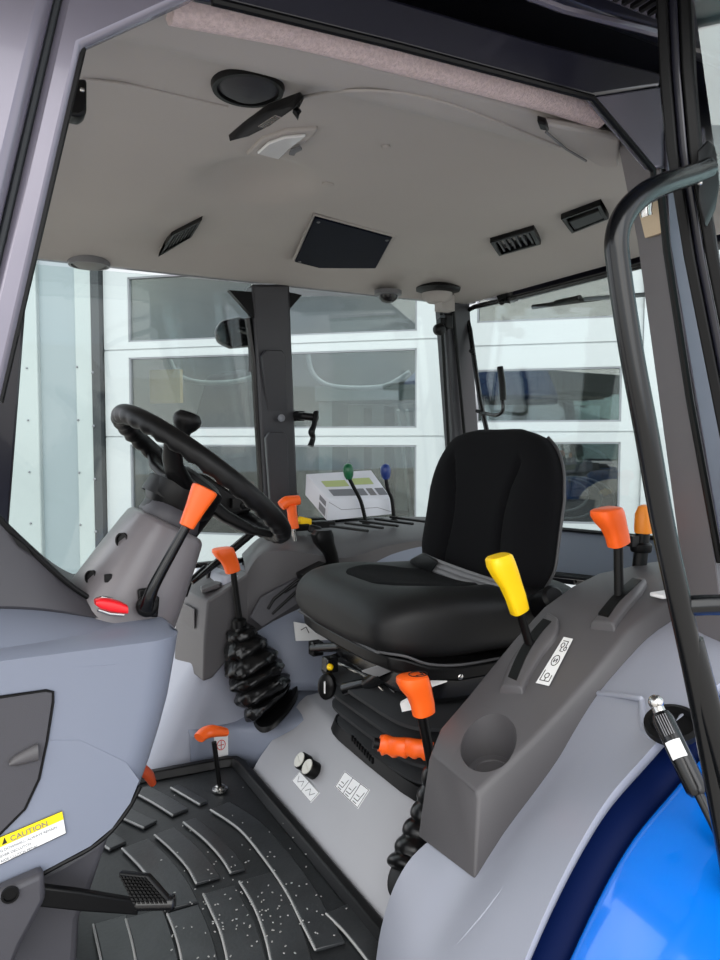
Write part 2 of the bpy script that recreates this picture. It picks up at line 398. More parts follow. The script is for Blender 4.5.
# roof overhang above the door with a lamp grille
roof = thing('cab_roof', 'dark overhanging cab roof edge above the open door', 'roof', (.7, 1.39, 1.42))
mb = MB()
mb.box((.55, .50, 1.452), (2.4, .44, .02)); mb.box((.55, 1.39, 1.56), (2.4, 1.9, .08)); mb.box((.55, .30, 1.50), (2.4, .05, .13)); mb.box((.55, .70, 1.50), (2.4, .03, .12))
mb.box((.55, 2.08, 1.47), (2.4, .05, .14)); mb.box((1.72, 1.39, 1.47), (.05, 1.3, .14))
part('roof_shell', mb, M_frame, roof, bevel=.012)
c = P(640, -16, z=1.44)
mb = MB(); mb.box(c, (.17, .07, .014)); part('lamp_recess', mb, M_frameg, roof, bevel=.004)
mb = MB()
for i in range(9): mb.box(c+Vector((-.06+i*.015, 0, -.009)), (.006, .05, .006))
part('grille', mb, M_black, roof)
mb = MB(); mb.tube([P(525, -6, z=1.44), P(562, 8, z=1.44), P(660, 33, z=1.44)], .006, n=8); part('roof_bead', mb, M_frameg, roof)

# near rear door pillar
mb = MB()
def col(px, py, y): return P(px, py, y=y)
mb.loft([[P(612, 118, y=.80), P(612, 118, y=.80)+Vector((.05, .02, 0)), P(668, 100, y=.74), P(660, 115, y=.717)],
         [P(637, 240, y=.80), P(637, 240, y=.80)+Vector((.05, .02, 0)), P(672, 235, y=.74), P(663, 240, y=.717)],
         [P(681, 560, y=.78), P(681, 560, y=.78)+Vector((.05, .02, 0)), P(722, 560, y=.71), P(715, 560, y=.69)],
         [P(696, 690, y=.77), P(696, 690, y=.77)+Vector((.05, .02, 0)), P(745, 700, y=.70), P(734, 700, y=.68)]])
part('rear_door_pillar', mb, M_ptrim, cab, label='grey trimmed pillar behind the door opening', bevel=.003)
mb = MB()
mb.loft([[P(664, 130, y=.712), P(672, 128, y=.75), P(705, 125, y=.76), P(690, 130, y=.70)],
         [P(668, 240, y=.708), P(676, 240, y=.75), P(712, 240, y=.76), P(696, 240, y=.695)],
         [P(722, 560, y=.686), P(730, 560, y=.72), P(770, 560, y=.74), P(752, 560, y=.672)]])
part('door_jamb', mb, M_frameg, cab, bevel=.004)
mb = MB(); mb.tube([P(660, 180, y=.708), P(667, 250, y=.705), P(690, 400, y=.695), P(720, 562, y=.682)], .0055, n=8); part('edge_seal', mb, M_black, cab)
mb = MB(); mb.prism([P(638, 208, y=.755), P(659, 200, y=.71), P(664, 232, y=.708), P(645, 238, y=.75)], (.006, -.004, 0)); part('striker_plate', mb, M_brass, cab, label='tan steel striker plate')
mb = MB(); c = P(648, 212, y=.72); mb.tube([c+Vector((0, 0, .035)), c+Vector((-.004, 0, 0)), c+Vector((-.002, 0, -.006))], .008, n=12); part('striker_pin', mb, M_chrome, cab)

# far pillars
def post(name, top, bot, w0, w1, y0, y1, m, dep=.06, **k):
    mb = MB(); (ax, ay), (bx, by) = top, bot
    a0, a1 = P(ax, ay, y=y0), P(ax+w0, ay, y=y0); b0, b1 = P(bx, by, y=y1), P(bx+w1, by, y=y1); e = Vector((0, dep, 0))
    mb.loft([[a0, a1, a1+e, a0+e], [b0, b1, b1+e, b0+e]]); return part(name, mb, m, cab, **k)
post('side_pillar', (252, 284), (268, 545), 38, 32, 2.02, 2.10, M_pfar, label='dark grey centre pillar on the far side', bevel=.008)
mb = MB()
for (a, b) in (((262, 350), (290, 415)), ((266, 432), (292, 520))):
    (x0, y0), (x1, y1) = a, b
    mb.prism([P(x0, y0+6, y=2.018+.0), P(x0+4, y0, y=2.018), P(x1-8, y0, y=2.018), P(x1-4, y0+6, y=2.018), P(x1-2, y1, y=2.06), P(x0+6, y1, y=2.06)], (0, .02, 0))
part('pressed_panel', mb, M_pfar, cab, bevel=.003)
mb = MB(); c = P(281, 418, y=2.045); mb.lathe(c, (0, -1, 0), [(.011, 0), (.011, .006), (.006, .009)]); part('plug', mb, M_cgrey, cab)
mb = MB(); mb.prism([P(229, 290, y=2.03), P(254, 292, y=2.03), P(254, 318, y=2.03)], (0, .02, 0)); part('corner_gusset', mb, M_black, cab)
mb = MB(); mb.prism([P(289, 292, y=2.03), P(302, 295, y=2.03), P(289, 310, y=2.03)], (0, .02, 0)); part('corner_gusset', mb, M_black, cab)
post('rear_pillar', (444, 300), (462, 560), 26, 26, 1.98, 2.06, M_pfar, bevel=.008)
mb = MB(); mb.tube([P(453, 308, y=1.975), P(466, 450, y=2.01), P(470, 560, y=2.05)], .006, n=8); mb.tube([P(441, 310, y=1.975), P(449, 450, y=2.01), P(452, 560, y=2.05)], .006, n=8); part('pillar_seal', mb, M_black, cab)
mb = MB(); mb.box(P(446, 322, y=1.96), (.03, .04, .045)); mb.lathe(P(437, 330, y=1.95), (0, -1, 0), [(.018, 0), (.02, .02), (.012, .03)]); mb.box(P(441, 326, y=1.96), (.02, .03, .05)); part('trim_cap', mb, M_black, cab, bevel=.004)
# far front pillar (mostly behind the near one)
post('front_pillar', (8, 250), (-22, 640), 22, 22, 2.02, 2.14, M_frame, bevel=.006)
# side rails
mb = MB(); mb.box((.78, 2.06, 1.40), (1.5, .06, .06)); part('header_rail', mb, M_frame, cab)
mb = MB(); mb.box((1.50, 1.39, 1.41), (.06, 1.3, .06)); part('header_rail', mb, M_frame, cab)
# fixed far rear side glass
g = thing('side_window', 'clear fixed quarter window behind the far centre pillar', 'window', P(360, 530, y=2.06))
mb = MB(); mb.prism([P(288, 296, y=2.05), P(446, 296, y=2.05), P(458, 528, y=2.10), P(296, 528, y=2.10)], (0, .005, 0)); part('glass', mb, G_cab, g)
mb = MB(); mb.tube([P(296, 520, y=2.085), P(380, 521, y=2.085), P(465, 524, y=2.085)], .010, n=8); part('lower_seal', mb, M_black, g)
L = thing('window_latch', 'black ribbed pull handle on the far quarter window', 'handle', P(312, 448, y=2.03))
mb = MB(); mb.tube([P(296, 416, y=2.05), P(304, 416, y=2.0), P(318, 418, y=1.99)], .012, n=10); mb.box(P(299, 416, y=2.04), (.025, .03, .03)); part('pivot', mb, M_black, L, bevel=.002)
mb = MB(); mb.tube([P(316, 412, y=1.99), P(314, 425, y=1.98), P(311.5, 432, y=1.98), P(313, 438, y=1.98), P(310.5, 446, y=1.98)], [.013, .012, .016, .012, .015], n=12, sm=4, ry=.6); part('grip', mb, M_black, L)
# far door: glass, frame, bars
fd = thing('far_door', 'glazed far side cab door with thin black frame', 'door', P(150, 577, y=2.12))
mb = MB(); mb.prism([P(10, 262, y=2.07), P(252, 284, y=2.07), P(264, 560, y=2.13), P(-20, 590, y=2.15)], (0, .005, 0)); part('glass', mb, G_cab, fd)
mb = MB(); mb.tube([P(248, 318, y=2.05), P(254, 360, y=2.06), P(262, 500, y=2.11), P(266, 560, y=2.12)], .011, n=8); part('door_frame', mb, M_blacksh, fd)
mb = MB(); mb.tube([P(-20, 580, y=2.12), P(75, 577, y=2.12), P(190, 566, y=2.10), P(262, 558, y=2.1)], .009, n=8); part('lower_rail', mb, M_blacksh, fd)
mb = MB(); mb.tube([P(258, 528, y=2.05), P(222, 558, y=2.02), P(192, 583, y=1.98)], [.012, .012, .006], n=10); mb.tube([P(209, 563, y=2.06), P(209, 590, y=2.06)], .008, n=8); part('stay_bar', mb, M_blacksh, fd)
mb = MB(); mb.box(P(183, 588, y=1.97), (.035, .02, .04), Euler((0, R(20), 0)).to_matrix()); mb.tube([P(183, 586, y=1.97), P(205, 566, y=2.02)], .005, n=8); part('stay_bracket', mb, M_black, fd, bevel=.004)
mb = MB(); mb.lathe(P(183, 588, y=1.955), (0, -1, 0), [(.006, 0), (.006, .006), (.003, .008)]); part('bolt', mb, M_chrome, fd)
mir = thing('outside_mirror', 'black mirror head on a short arm outside the far centre pillar', 'mirror', P(238, 348, y=2.2))
mb = MB(); ps = [P(222, 320, y=2.14), P(240, 316, y=2.14), P(256, 322, y=2.14), P(256, 346, y=2.14), P(232, 348, y=2.14), P(219, 342, y=2.14), P(216, 330, y=2.14)]
mb.prism(ps, (0, .04, 0)); part('mirror_head', mb, M_blacksh, mir, bevel=.014, seg=3)
mb = MB(); mb.tube([P(238, 330, y=2.12), P(248, 333, y=2.10), P(251, 345, y=2.09), P(251, 372, y=2.09)], .009, sm=5); part('arm', mb, M_blacksh, mir)

# rear window frame, swung on hinges
rw = thing('rear_window', 'rear window glass in a thin black tube frame behind the seat', 'window', P(560, 530, x=1.50))
mb = MB(); mb.tube([P(488, 436, x=1.47), P(480, 400, x=1.47), P(470, 330, x=1.47), P(467, 318, x=1.47), P(467, 311, x=1.47), P(474, 307, x=1.47), P(530, 294, x=1.47), P(640, 266, x=1.47), P(720, 246, x=1.47)], .008, n=10); part('window_frame', mb, M_blacksh, rw)
mb = MB(); mb.prism([P(469, 310, x=1.475), P(720, 248, x=1.475), P(735, 560, x=1.50), P(490, 530, x=1.50)], (.005, 0, 0)); part('glass', mb, G_cab, rw)
mb = MB(); mb.prism([P(493, 286, x=1.46), P(512, 284, x=1.46), P(507, 292, x=1.46), P(505, 303, x=1.46), P(499, 303, x=1.46)], (.02, 0, 0)); mb.sphere(P(502, 302, x=1.455), .010); part('hinge', mb, M_black, rw)
mb = MB(); mb.sphere(P(472, 351, x=1.46), .010, (1, 1, .8)); part('stop_pin', mb, M_black, rw)
wp_ = thing('rear_wiper', 'black rear window wiper blade near the roof', 'wiper', P(560, 302, x=1.53))
mb = MB(); mb.tube([P(533, 307, x=1.53), P(570, 302, x=1.53), P(600, 298, x=1.53)], .007, n=8); mb.tube([P(556, 303, x=1.525), P(580, 298, x=1.525)], .009, n=8); part('blade', mb, M_black, wp_)
mb = MB(); mb.tube([P(585, 299, x=1.525), P(640, 295, x=1.525), P(700, 290, x=1.525)], .006, n=8); part('arm', mb, M_cgrey, wp_)
rh = thing('rear_window_handle', 'bent rod handle with black sleeve on the rear window', 'handle', P(490, 415, x=1.44))
mb = MB(); mb.tube([P(477, 411, x=1.46), P(488, 414, x=1.44), P(497, 415, x=1.44), P(503, 410, x=1.44), P(502, 398, x=1.44)], .006, sm=5); part('rod', mb, M_blacksh, rh)
mb = MB(); mb.tube([P(503, 400, x=1.44), P(502.5, 385, x=1.44), P(500, 367, x=1.44)], [.010, .0105, .010], n=12); part('sleeve', mb, M_rubber, rh)
# low rear wall
rb = thing('rear_cab_wall', 'blue grey panel below the rear window behind the seat', 'panel', P(600, 580, x=1.5))
mb = MB(); mb.prism([P(440, 520, x=1.50), P(560, 528, x=1.50), P(740, 545, x=1.50), P(745, 598, x=1.46), P(640, 582, x=1.46), P(560, 574, x=1.46), P(440, 565, x=1.46)], (.03, 0, 0)); part('panel', mb, M_panel, rb, bevel=.006)
mb = MB(); mb.tube([P(440, 521, x=1.49), P(560, 529, x=1.49), P(740, 546, x=1.49)], .006, n=8); mb.tube([P(540, 573, x=1.455), P(640, 584, x=1.455)], .009, n=8); part('seal', mb, M_black, rb)
mb = MB()
for px in (573, 590): mb.prism([P(px, 570, x=1.5), P(px+7, 571, x=1.5), P(px+3, 585, x=1.5), P(px-4, 584, x=1.5)], (.03, 0, 0))
mb.prism([P(552, 568, x=1.49), P(572, 572, x=1.49), P(574, 585, x=1.49), P(552, 582, x=1.49)], (.03, 0, 0)); part('bracket', mb, M_black, rb)
mb = MB(); mb.sphere(P(571, 595, x=1.45), .012); part('bolt', mb, M_chrome, rb)

# ------------------------------------------------------------------ headliner
def sst(a, b, x): t = max(0, min(1, (x-a)/(b-a))); return t*t*(3-2*t)
def ceil_z(x, y):
    z = 1.352
    up = sst(.85, .98, y)*(1-sst(1.80, 2.02, y))*sst(-.05, .2, x)*(1-sst(1.22, 1.46, x))
    z += .05*up
    # overhead duct bulge at the front far side
    b = sst(.33, .36, x)*0+(1-sst(.30, .52, x))*sst(1.15, 1.6, y)
    z -= .02*b*up
    z -= .022*math.exp(-((x-.93)**2/.16**2+(y-1.66)**2/.12**2)**2)*0
    z += .035*math.exp(-((x-.50)**2/.10**2+(y-1.36)**2/.10**2)**2)
    return z
def Pc_ceil(px, py):
    z = 1.38
    for _ in range(12): p = P(px, py, z=z); z = ceil_z(p.x, p.y)
    return P(px, py, z=z)
NX, NY = 120, 110
rows = []
for i in range(NX+1):
    x = -.25+1.74*i/NX; r = []
    for j in range(NY+1):
        y = .79+(2.03-.79)*j/NY
        zz = ceil_z(x, y)
        rim = min((x+.25)/.05, (1.49-x)/.05, (2.03-y)/.05, 1)
        if rim < 1: zz -= .02*(1-math.sqrt(max(0, 1-(1-rim)**2)))*-1-.0
        r.append((x, y, zz))
    rows.append(r)
mb = MB(); mb.grid(rows); struct('ceiling', mb, M_liner, solid=.012, soff=1)
# fuzzy roll along the opening
mb = MB(); rr = []
pts = [P(a, b+13, y=.768) for a, b in ((170, -8), (300, 18), (400, 44), (500, 71), (560, 88), (600, 102))]
pts, _ = smooth_path(pts, [0]*len(pts), 8)
mb.tube(pts, .020, n=20, ry=.9); part('padded_edge', mb, M_fuzz, bpy.data.objects['ceiling'], label='fuzzy pinkish padded edge of the headliner')
mb = MB()
for px, py, r in ((427, 72, .010), (593, 116, .010), (173, 12, .010)): p = P(px, py, y=.79); mb.lathe(p, (0, -.35, -1), [(.001, .012), (r, .010), (r, .0)])
for px, py, r in ((386, 146, .007), (328, 184, .012)): p = Pc_ceil(px, py); mb.lathe(p+Vector((0, 0, .004)), (0, 0, -1), [(r, 0), (r, .006), (r*.6, .008)])
part('screw_cover', mb, M_liner, bpy.data.objects['ceiling'])
# crease seam
mb = MB(); sp = [Pc_ceil(a, b) for a, b in ((82, 78), (140, 86), (200, 100), (228, 106))]; mb.tube([s-Vector((0, 0, .001)) for s in sp], .0022, n=6, sm=5)
sp = [Pc_ceil(a, b) for a, b in ((302, 96), (345, 90), (400, 92), (455, 105), (520, 130), (560, 146))]; mb.tube([s-Vector((0, 0, .001)) for s in sp], .0022, n=6, sm=5)
part('seam', mb, M_liner, bpy.data.objects['ceiling'])

def speaker(px, py, r, label, look):
    c = Pc_ceil(px, py); t = thing('speaker', label, 'speaker', c)
    mb = MB(); mb.lathe(c+Vector((0, 0, .01)), (0, 0, -1), [(r, 0), (r, .012), (r*.96, .018), (r*.84, .018), (r*.82, .010)], 40); part('rim', mb, look[0], t)
    mb = MB(); mb.lathe(c+Vector((0, 0, .005)), (0, 0, -1), [(r*.83, 0), (r*.83, .008), (r*.5, .018), (.001, .022)], 40); part('grille', mb, look[1], t)
    return t
M_grille = mat('speaker_mesh', (40, 40, 44), .6, bump=.6, bscale=900)
M_grillg = mat('grey_speaker_mesh', (120, 120, 118), .6, bump=.6, bscale=900)
M_rimg = mat('grey_rim', (96, 96, 98), .5)
speaker(248, 86, .052, 'large round black speaker in the headliner above the door opening', (M_black, M_grille))
speaker(89, 263, .052, 'grey round speaker at the far front edge of the headliner', (M_rimg, M_grillg))
c = P(437, 293, y=1.93); t = thing('speaker', 'round dark speaker hanging above the far rear pillar', 'speaker', c)
mb = MB(); mb.lathe(c+Vector((0, 0, .02)), (0, 0, -1), [(.07, 0), (.085, .012), (.07, .02), (.03, .024)], 32); part('rim', mb, M_black, t)
mb = MB(); mb.lathe(c+Vector((.0, 0, .0)), (0, 0, -1), [(.05, 0), (.045, .018), (.03, .03)], 24); mb.box(c+Vector((.03, 0, -.03)), (.05, .04, .05)); part('pod', mb, M_liner, t)
c = P(388, 296, y=1.93); t = thing('dome_lamp', 'small black half dome lamp at the far headliner edge', 'lamp', c)
mb = MB(); mb.lathe(c+Vector((0, 0, .015)), (0, 0, -1), [(.042, 0), (.042, .012), (.03, .014)], 28); part('base', mb, M_rimg, t)
mb = MB(); mb.lathe(c+Vector((0, 0, .002)), (0, 0, -1), [(.03, 0), (.028, .01), (.018, .02), (.004, .024)], 28); part('dome', mb, M_blacksh, t)

def cvent(quad, label, bars, hang=.012, m1=M_black):
    q = [Pc_ceil(a, b)+Vector((0, 0, .004)) for a, b in quad]; c = sum(q, Vector())/4
    t = thing('air_vent', label, 'vent', c, None)
    n = -((q[1]-q[0]).cross(q[3]-q[0])).normalized()
    if n.z > 0: n = -n
    mb = MB(); inn = [c+(p-c)*.8 for p in q]
    for i in range(4):
        j = (i+1) % 4; mb.prism([q[i], q[j], inn[j], inn[i]], n*(hang+.004))
    part('frame', mb, m1, t, bevel=.002)
    mb = MB(); mb.prism(inn, n*.003); part('backing', mb, M_black, t)
    if bars == 0: mb = MB(); mb.prism([c+(p-c)*.95 for p in q][0:0] or [inn[0].lerp(inn[3], .3), inn[1].lerp(inn[2], .3), inn[2], inn[3]], n*(hang+.002)); part('closed_lid', mb, M_black, t, bevel=.003)
    for k in range(bars):
        f = (k+.5)/bars; a = inn[0].lerp(inn[1], f); b = inn[3].lerp(inn[2], f); d = (inn[1]-inn[0]).normalized()*.003
        mb = MB(); mb.prism([a-d, a+d, b+d, b-d], n*hang); part('slat', mb, M_pfar, t)
cvent([(490, 238), (534, 225), (541, 240), (499, 252)], 'rectangular black slatted vent in the rear of the headliner', 6)
cvent([(561, 214), (601, 199), (609, 214), (572, 229)], 'closed black vent nearest the rear door pillar', 0)
cvent([(172, 232), (203, 216), (193, 233), (160, 252)], 'black slatted vent under a scooped hollow by the steering wheel', 7)
# dark flat cover
q = [Pc_ceil(a, b) for a, b in ((315, 215), (392, 236), (369, 279), (295, 260))]; c = sum(q, Vector())/4
t = thing('ceiling_cover_panel', 'square navy black cover panel screwed to the middle of the headliner', 'cover panel', c)
mb = MB(); mb.prism([p+Vector((0, 0, .002)) for p in q], (0, 0, -.008)); part('plate', mb, M_screen, t, bevel=.002)
mb = MB()
for p in q: k = c+(p-c)*.9; mb.lathe(k+Vector((0, 0, -.006)), (0, 0, -1), [(.004, 0), (.004, .002), (.002, .003)], 12)
part('screw', mb, M_rimg, t)
mb = MB(); qq = [c+(p-c)*1.06 for p in q]
for i in range(4):
    j = (i+1) % 4; mb.prism([qq[i]+Vector((0, 0, .003)), qq[j]+Vector((0, 0, .003)), q[j]+Vector((0, 0, .003)), q[i]+Vector((0, 0, .003))], (0, 0, -.006))
part('surround', mb, M_liner, t, bevel=.002)
# rear view mirror folded against the headliner + lamp lens
t = thing('interior_mirror', 'thin folded rear view mirror hanging edge on below the round speaker', 'mirror', Pc_ceil(265, 125))
base = Pc_ceil(265, 125)
a = P(231, 141, z=1.315); b = P(303, 98, z=1.335)
pts = [P(229, 142, z=1.318), P(245, 128, z=1.32), P(270, 110, z=1.325), P(304, 98, z=1.33), P(296, 108, z=1.315), P(270, 127, z=1.31), P(250, 137, z=1.31)]
mb = MB(); mb.prism(pts, (0, .006, .012)); part('mirror_body', mb, M_black, t, bevel=.003)
mb = MB(); mb.prism([P(258, 126, z=1.309), P(275, 115, z=1.311), P(281, 117, z=1.309), P(264, 128, z=1.307)], (0, 0, -.001)); part('mirror_glass', mb, M_chrome, t)
mb = MB(); mb.tube([P(294, 104, z=1.33), P(299, 112, z=1.318), P(298, 118, z=1.312), P(295, 112, z=1.318)], .0035, n=8, close=True); mb.tube([P(296, 104, z=1.33), Pc_ceil(300, 98)], .006, n=8); part('mount', mb, M_black, t)
q = [(246, 152), (262, 136), (286, 128), (318, 126), (312, 134), (290, 150), (276, 156)]
t = thing('courtesy_light', 'clear lens ceiling light set into the headliner', 'light', Pc_ceil(280, 142))
mb = MB(); mb.prism([Pc_ceil(a, b)+Vector((0, 0, .003)) for a, b in q], (0, 0, -.009)); part('housing', mb, M_liner, t, bevel=.003)
q = [(257, 147), (268, 137), (284, 131), (306, 129), (290, 142), (279, 153)]
mb = MB(); mb.prism([Pc_ceil(a, b)-Vector((0, 0, .006)) for a, b in q], (0, 0, -.006)); part('lens', mb, M_clear, t, bevel=.002)
mb = MB(); mb.prism([Pc_ceil(a, b)-Vector((0, 0, .012)) for a, b in ((289, 146), (291, 141), (300, 138), (302, 141), (296, 144), (294, 147))], (0, 0, -.003)); part('switch', mb, M_rimg, t)
# front edge handle/hinge block near the front pillar
t = thing('hinge_block', 'black hinge block between the headliner and the front pillar', 'hinge', P(80, 100, y=1.0))
mb = MB(); mb.prism([P(70, 78, y=.95), P(87, 78, y=.95), P(87, 112, y=.95), P(80, 117, y=.95), P(68, 114, y=.95)], (0, .03, 0)); part('block', mb, M_black, t, bevel=.004)
mb = MB(); mb.sphere(P(82, 90, y=.948), .003); part('screw', mb, M_chrome, t)
# small folded visor at the rear
t = thing('visor_flap', 'pale flap with a dark clip on the rear near corner of the headliner', 'flap', Pc_ceil(580, 145))
mb = MB(); q = [(540, 124), (590, 133), (620, 140), (618, 168), (600, 168), (560, 145)]
mb.prism([P(a, b, z=1.335) for a, b in q], (0, 0, .012)); part('flap_panel', mb, M_liner, t, bevel=.004)
mb = MB(); mb.prism([P(a, b, z=1.33) for a, b in ((537, 122), (546, 125), (549, 132), (540, 130))], (0, 0, .01)); part('clip', mb, M_black, t, bevel=.002)
mb = MB(); mb.tube([P(546, 132, z=1.33), P(566, 149, z=1.33), P(586, 161, z=1.33)], .002, n=6); part('hinge_rod', mb, M_rimg, t)

# ------------------------------------------------------------------ cab floor and mat
mb = MB(); mb.box((.22, 1.36, -.04), (1.1, 1.28, .06)); struct('floor', mb, M_cons2)
fm = thing('floor_mat', 'black rubber cab floor mat with curved ribs and painted highlights', 'floor mat', (.3, 1.35, 0))
mb = MB(); mb.box((.16, 1.34, -.005), (.95, 1.20, .008))
part('mat_sheet', mb, M_mat, fm, bevel=.002)
def rim(pts, h=.022, wdt=.02):
    mb = MB(); secs = []
    pts = [Vector(p) for p in pts]
    for i, p in enumerate(pts):
        a = pts[max(i-1, 0)]; b = pts[min(i+1, len(pts)-1)]; t = (b-a).normalized(); s = Vector((t.y, -t.x, 0))
        secs.append([p-s*wdt, p-s*wdt*.5+Vector((0, 0, h)), p+s*wdt*.5+Vector((0, 0, h)), p+s*wdt])
    mb.loft(secs); return mb
part('raised_rim', rim([(.30, 1.92, 0), (.44, 1.91, 0), (.52, 1.905, 0), (.59, 1.90, 0), (.612, 1.89, 0), (.620, 1.86, 0), (.625, 1.4, 0), (.628, .78, 0)]), M_rubber, fm, bevel=.003)
def mt(X, Y): return P(120+X/2.77, 740+Y/2.77, z=.0005)
pads = [([(250, 200), (330, 255), (400, 340), (460, 430), (500, 510), (540, 590)], 45), ([(175, 235), (235, 285), (280, 335), (305, 375)], 26),
        ([(95, 270), (140, 310), (185, 360), (210, 405)], 40), ([(5, 308), (60, 365), (105, 430), (125, 480)], 50), ([(330, 400), (370, 470), (400, 550), (420, 640), (430, 720)], 55),
        ([(230, 435), (255, 490), (280, 550), (300, 640), (310, 720)], 52), ([(130, 490), (150, 540), (168, 610), (180, 720)], 48), ([(15, 505), (30, 560), (42, 620), (55, 720)], 55),
        ([(-75, 520), (-62, 580), (-50, 640), (-45, 720)], 48), ([(35, 150), (90, 180), (145, 215)], 36), ([(-60, 190), (0, 220), (65, 250)], 32), ([(-110, 260), (-60, 290), (-30, 310)], 34),
        ([(140, 138), (220, 185)], 20), ([(570, 490), (620, 540), (680, 615), (740, 700)], 40), ([(545, 640), (560, 690), (570, 750)], 42)]
for pts, wd in pads:
    a = [mt(*p) for p in pts]; a, _ = smooth_path(a, [0]*len(a), 5) if len(a) > 2 else (a, 0)
    wm = wd*.00128
    secs = []; lip = []
    for i, p in enumerate(a):
        t = (a[min(i+1, len(a)-1)]-a[max(i-1, 0)]).normalized(); s = Vector((-t.y, t.x, 0))
        if s.x < 0: s = -s
        secs.append([p, p+Vector((0, 0, .007))+s*.003, p+s*wm*.97+Vector((0, 0, .006)), p+s*wm])
        lip.append(p+Vector((0, 0, .006))+s*.0005)
    mb = MB(); mb.loft(secs); pd = part('raised_pad', mb, M_matpad, fm, bevel=.0015)
    mb = MB(); mb.tube(lip, .0023, n=6); part('rib_highlight', mb, M_matlip, pd, label='pale painted highlight along the rib edge')  # pale strip paints the glint along each pad's edge
# crumbs of dirt are one scatter
mb = MB()
for i in range(150):
    c = mt(random.gauss(360, 110), random.gauss(440, 110)); mb.box(c+Vector((0, 0, .009)), (.002+random.random()*.002, .002, .0012), Euler((0, 0, random.random()*3)).to_matrix())
single('dirt_crumbs', mb, M_matlip, 'scattered pale dirt crumbs on the black floor mat', 'dirt', kind='stuff')

# ------------------------------------------------------------------ seat box in front of the seat
XB = .636
sb = thing('seat_box', 'smooth grey sloping box under the seat with round knobs and decals', 'seat box', (.8, 1.35, 0))
prof = [(XB, -.03), (XB+.002, .012), (XB+.02, .04), (.757, .175), (.775, .188), (1.3, .215), (1.3, -.03)]
secs = []
for y in (.70, .9, 1.2, 1.5, 1.70, 1.82):
    k = sst(1.55, 1.82, y)
    secs.append([(x+.02*k*(z > .1), y, z-.0*k) for x, z in prof])
mb = MB(); mb.loft(secs); o_sb = part('box_body', mb, M_box, sb, bevel=.008, seg=3)
FR = Frame(P(309, 766, y=1.535), (0, -1, 0), (.757-XB-.02, 0, .135))
FRo = (XB+.02, 0, .04)
def on_slope(px, py):
    n = Vector((-(.175-.04), 0, .757-XB-.02)).normalized(); v = ray(px, py); o = Vector(FRo); t = (o-CAM).dot(n)/v.dot(n); return CAM+v*t
FS = Frame(on_slope(309, 770), (0, -1, 0), (.101, 0, .135))
for px, py in ((307, 764), (315, 771)):
    c = on_slope(px, py); mb = MB(); mb.lathe(c, FS.n, [(.021, 0), (.021, .022), (.019, .025)], 26); k = part('rotary_knob', mb, M_black, sb)
    mb = MB(); mb.lathe(c+FS.n*.024, FS.n, [(.018, 0), (.018, .003), (.001, .0035)], 26)
    FS.o = c; FS.strip(mb, [(-.012, .004), (.012, -.004)], .002, .027, .0285); part('knob_face', mb, M_knobface, k)
def decal(parent, pts, icons, f=on_slope):
    q = [f(*p) for p in pts]; n = (q[1]-q[0]).cross(q[3]-q[0]).normalized()
    if n.dot(CAM-q[0]) < 0: n = -n
    mb = MB(); mb.prism(q, n*.0012); d = part('decal', mb, M_white, parent)
    def m(a, b): return q[0].lerp(q[1], a).lerp(q[3].lerp(q[2], a), b)+n*.0012
    mb = MB()
    def st(pl, wd=.0016):
        for (a, b), (c, e) in zip(pl, pl[1:]):
            p, r = m(a, b), m(c, e); t = (r-p)
            if t.length < 1e-6: continue
            s = n.cross(t.normalized())*wd/2; mb.prism([p-s, p+s, r+s, r-s], n*.0004)
    st([(0.02, .03), (.98, .03), (.98, .97), (.02, .97), (.02, .03)], .0012)
    for ic in icons: st(ic)
    part('printing', mb, M_inkg if icons and len(icons) < 9 else M_ink, d); return d
def seat_icon(x): return [[(x, .75), (x+.16, .75), (x+.2, .25)], [(x+.02, .55), (x+.13, .55)], [(x+.02, .88), (x+.16, .88)]]
decal(sb, [(300, 771), (320, 793), (311, 803), (292, 781)], [[(.5, 0), (.5, 1)], [(.1, .3), (.2, .7), (.35, .3), (.4, .7)], [(.6, .7), (.7, .3), (.8, .7), (.9, .3)]])
decal(sb, [(345, 771), (370, 790), (358, 809), (335, 787)], seat_icon(.08)+seat_icon(.4)+seat_icon(.72)+[[(.36, .05), (.36, .95)], [(.67, .05), (.67, .95)]])
# black gap ring on top of the box around the bellows
mb = MB(); mb.loft([ring((.985, 1.375, .18), (1, 0, 0), (0, 1, 0), .238, .275, 32, 5), ring((.985, 1.375, .206), (1, 0, 0), (0, 1, 0), .230, .265, 32, 5)]); part('bellows_tray', mb, M_black, sb)

# ------------------------------------------------------------------ far console body (beyond the gear lever)
fc = thing('far_side_console', 'grey moulded side console beyond the seat with dark upper deck', 'console', (.8, 1.95, 0))
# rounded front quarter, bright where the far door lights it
def sec_at(z, xf, yn, xr=1.55, yo=2.20, r=.12):
    o = []
    for k in range(9):
        a = math.pi*.5*k/8; o.append((xf+r-r*math.cos(a), yn+r-r*math.sin(a), z))      # front near corner
    return [(xf, yo, z)]+[(xf, yn+r+.02, z)]+o+[(1.0, yn, z), (xr, yn, z), (xr, yo, z)]
mb = MB()
lv = [(-.05, .36, 1.945, .10), (0, .385, 1.945, .10), (.10, .44, 1.95, .10), (.20, .485, 1.945, .09), (.30, .535, 1.93, .06), (.42, .57, 1.92, .04), (.52, .60, 1.925, .03)]
mb.loft([sec_at(z, x, y, r=r) for z, x, y, r in lv]); part('lower_body', mb, M_panel2, fc, bevel=.004)
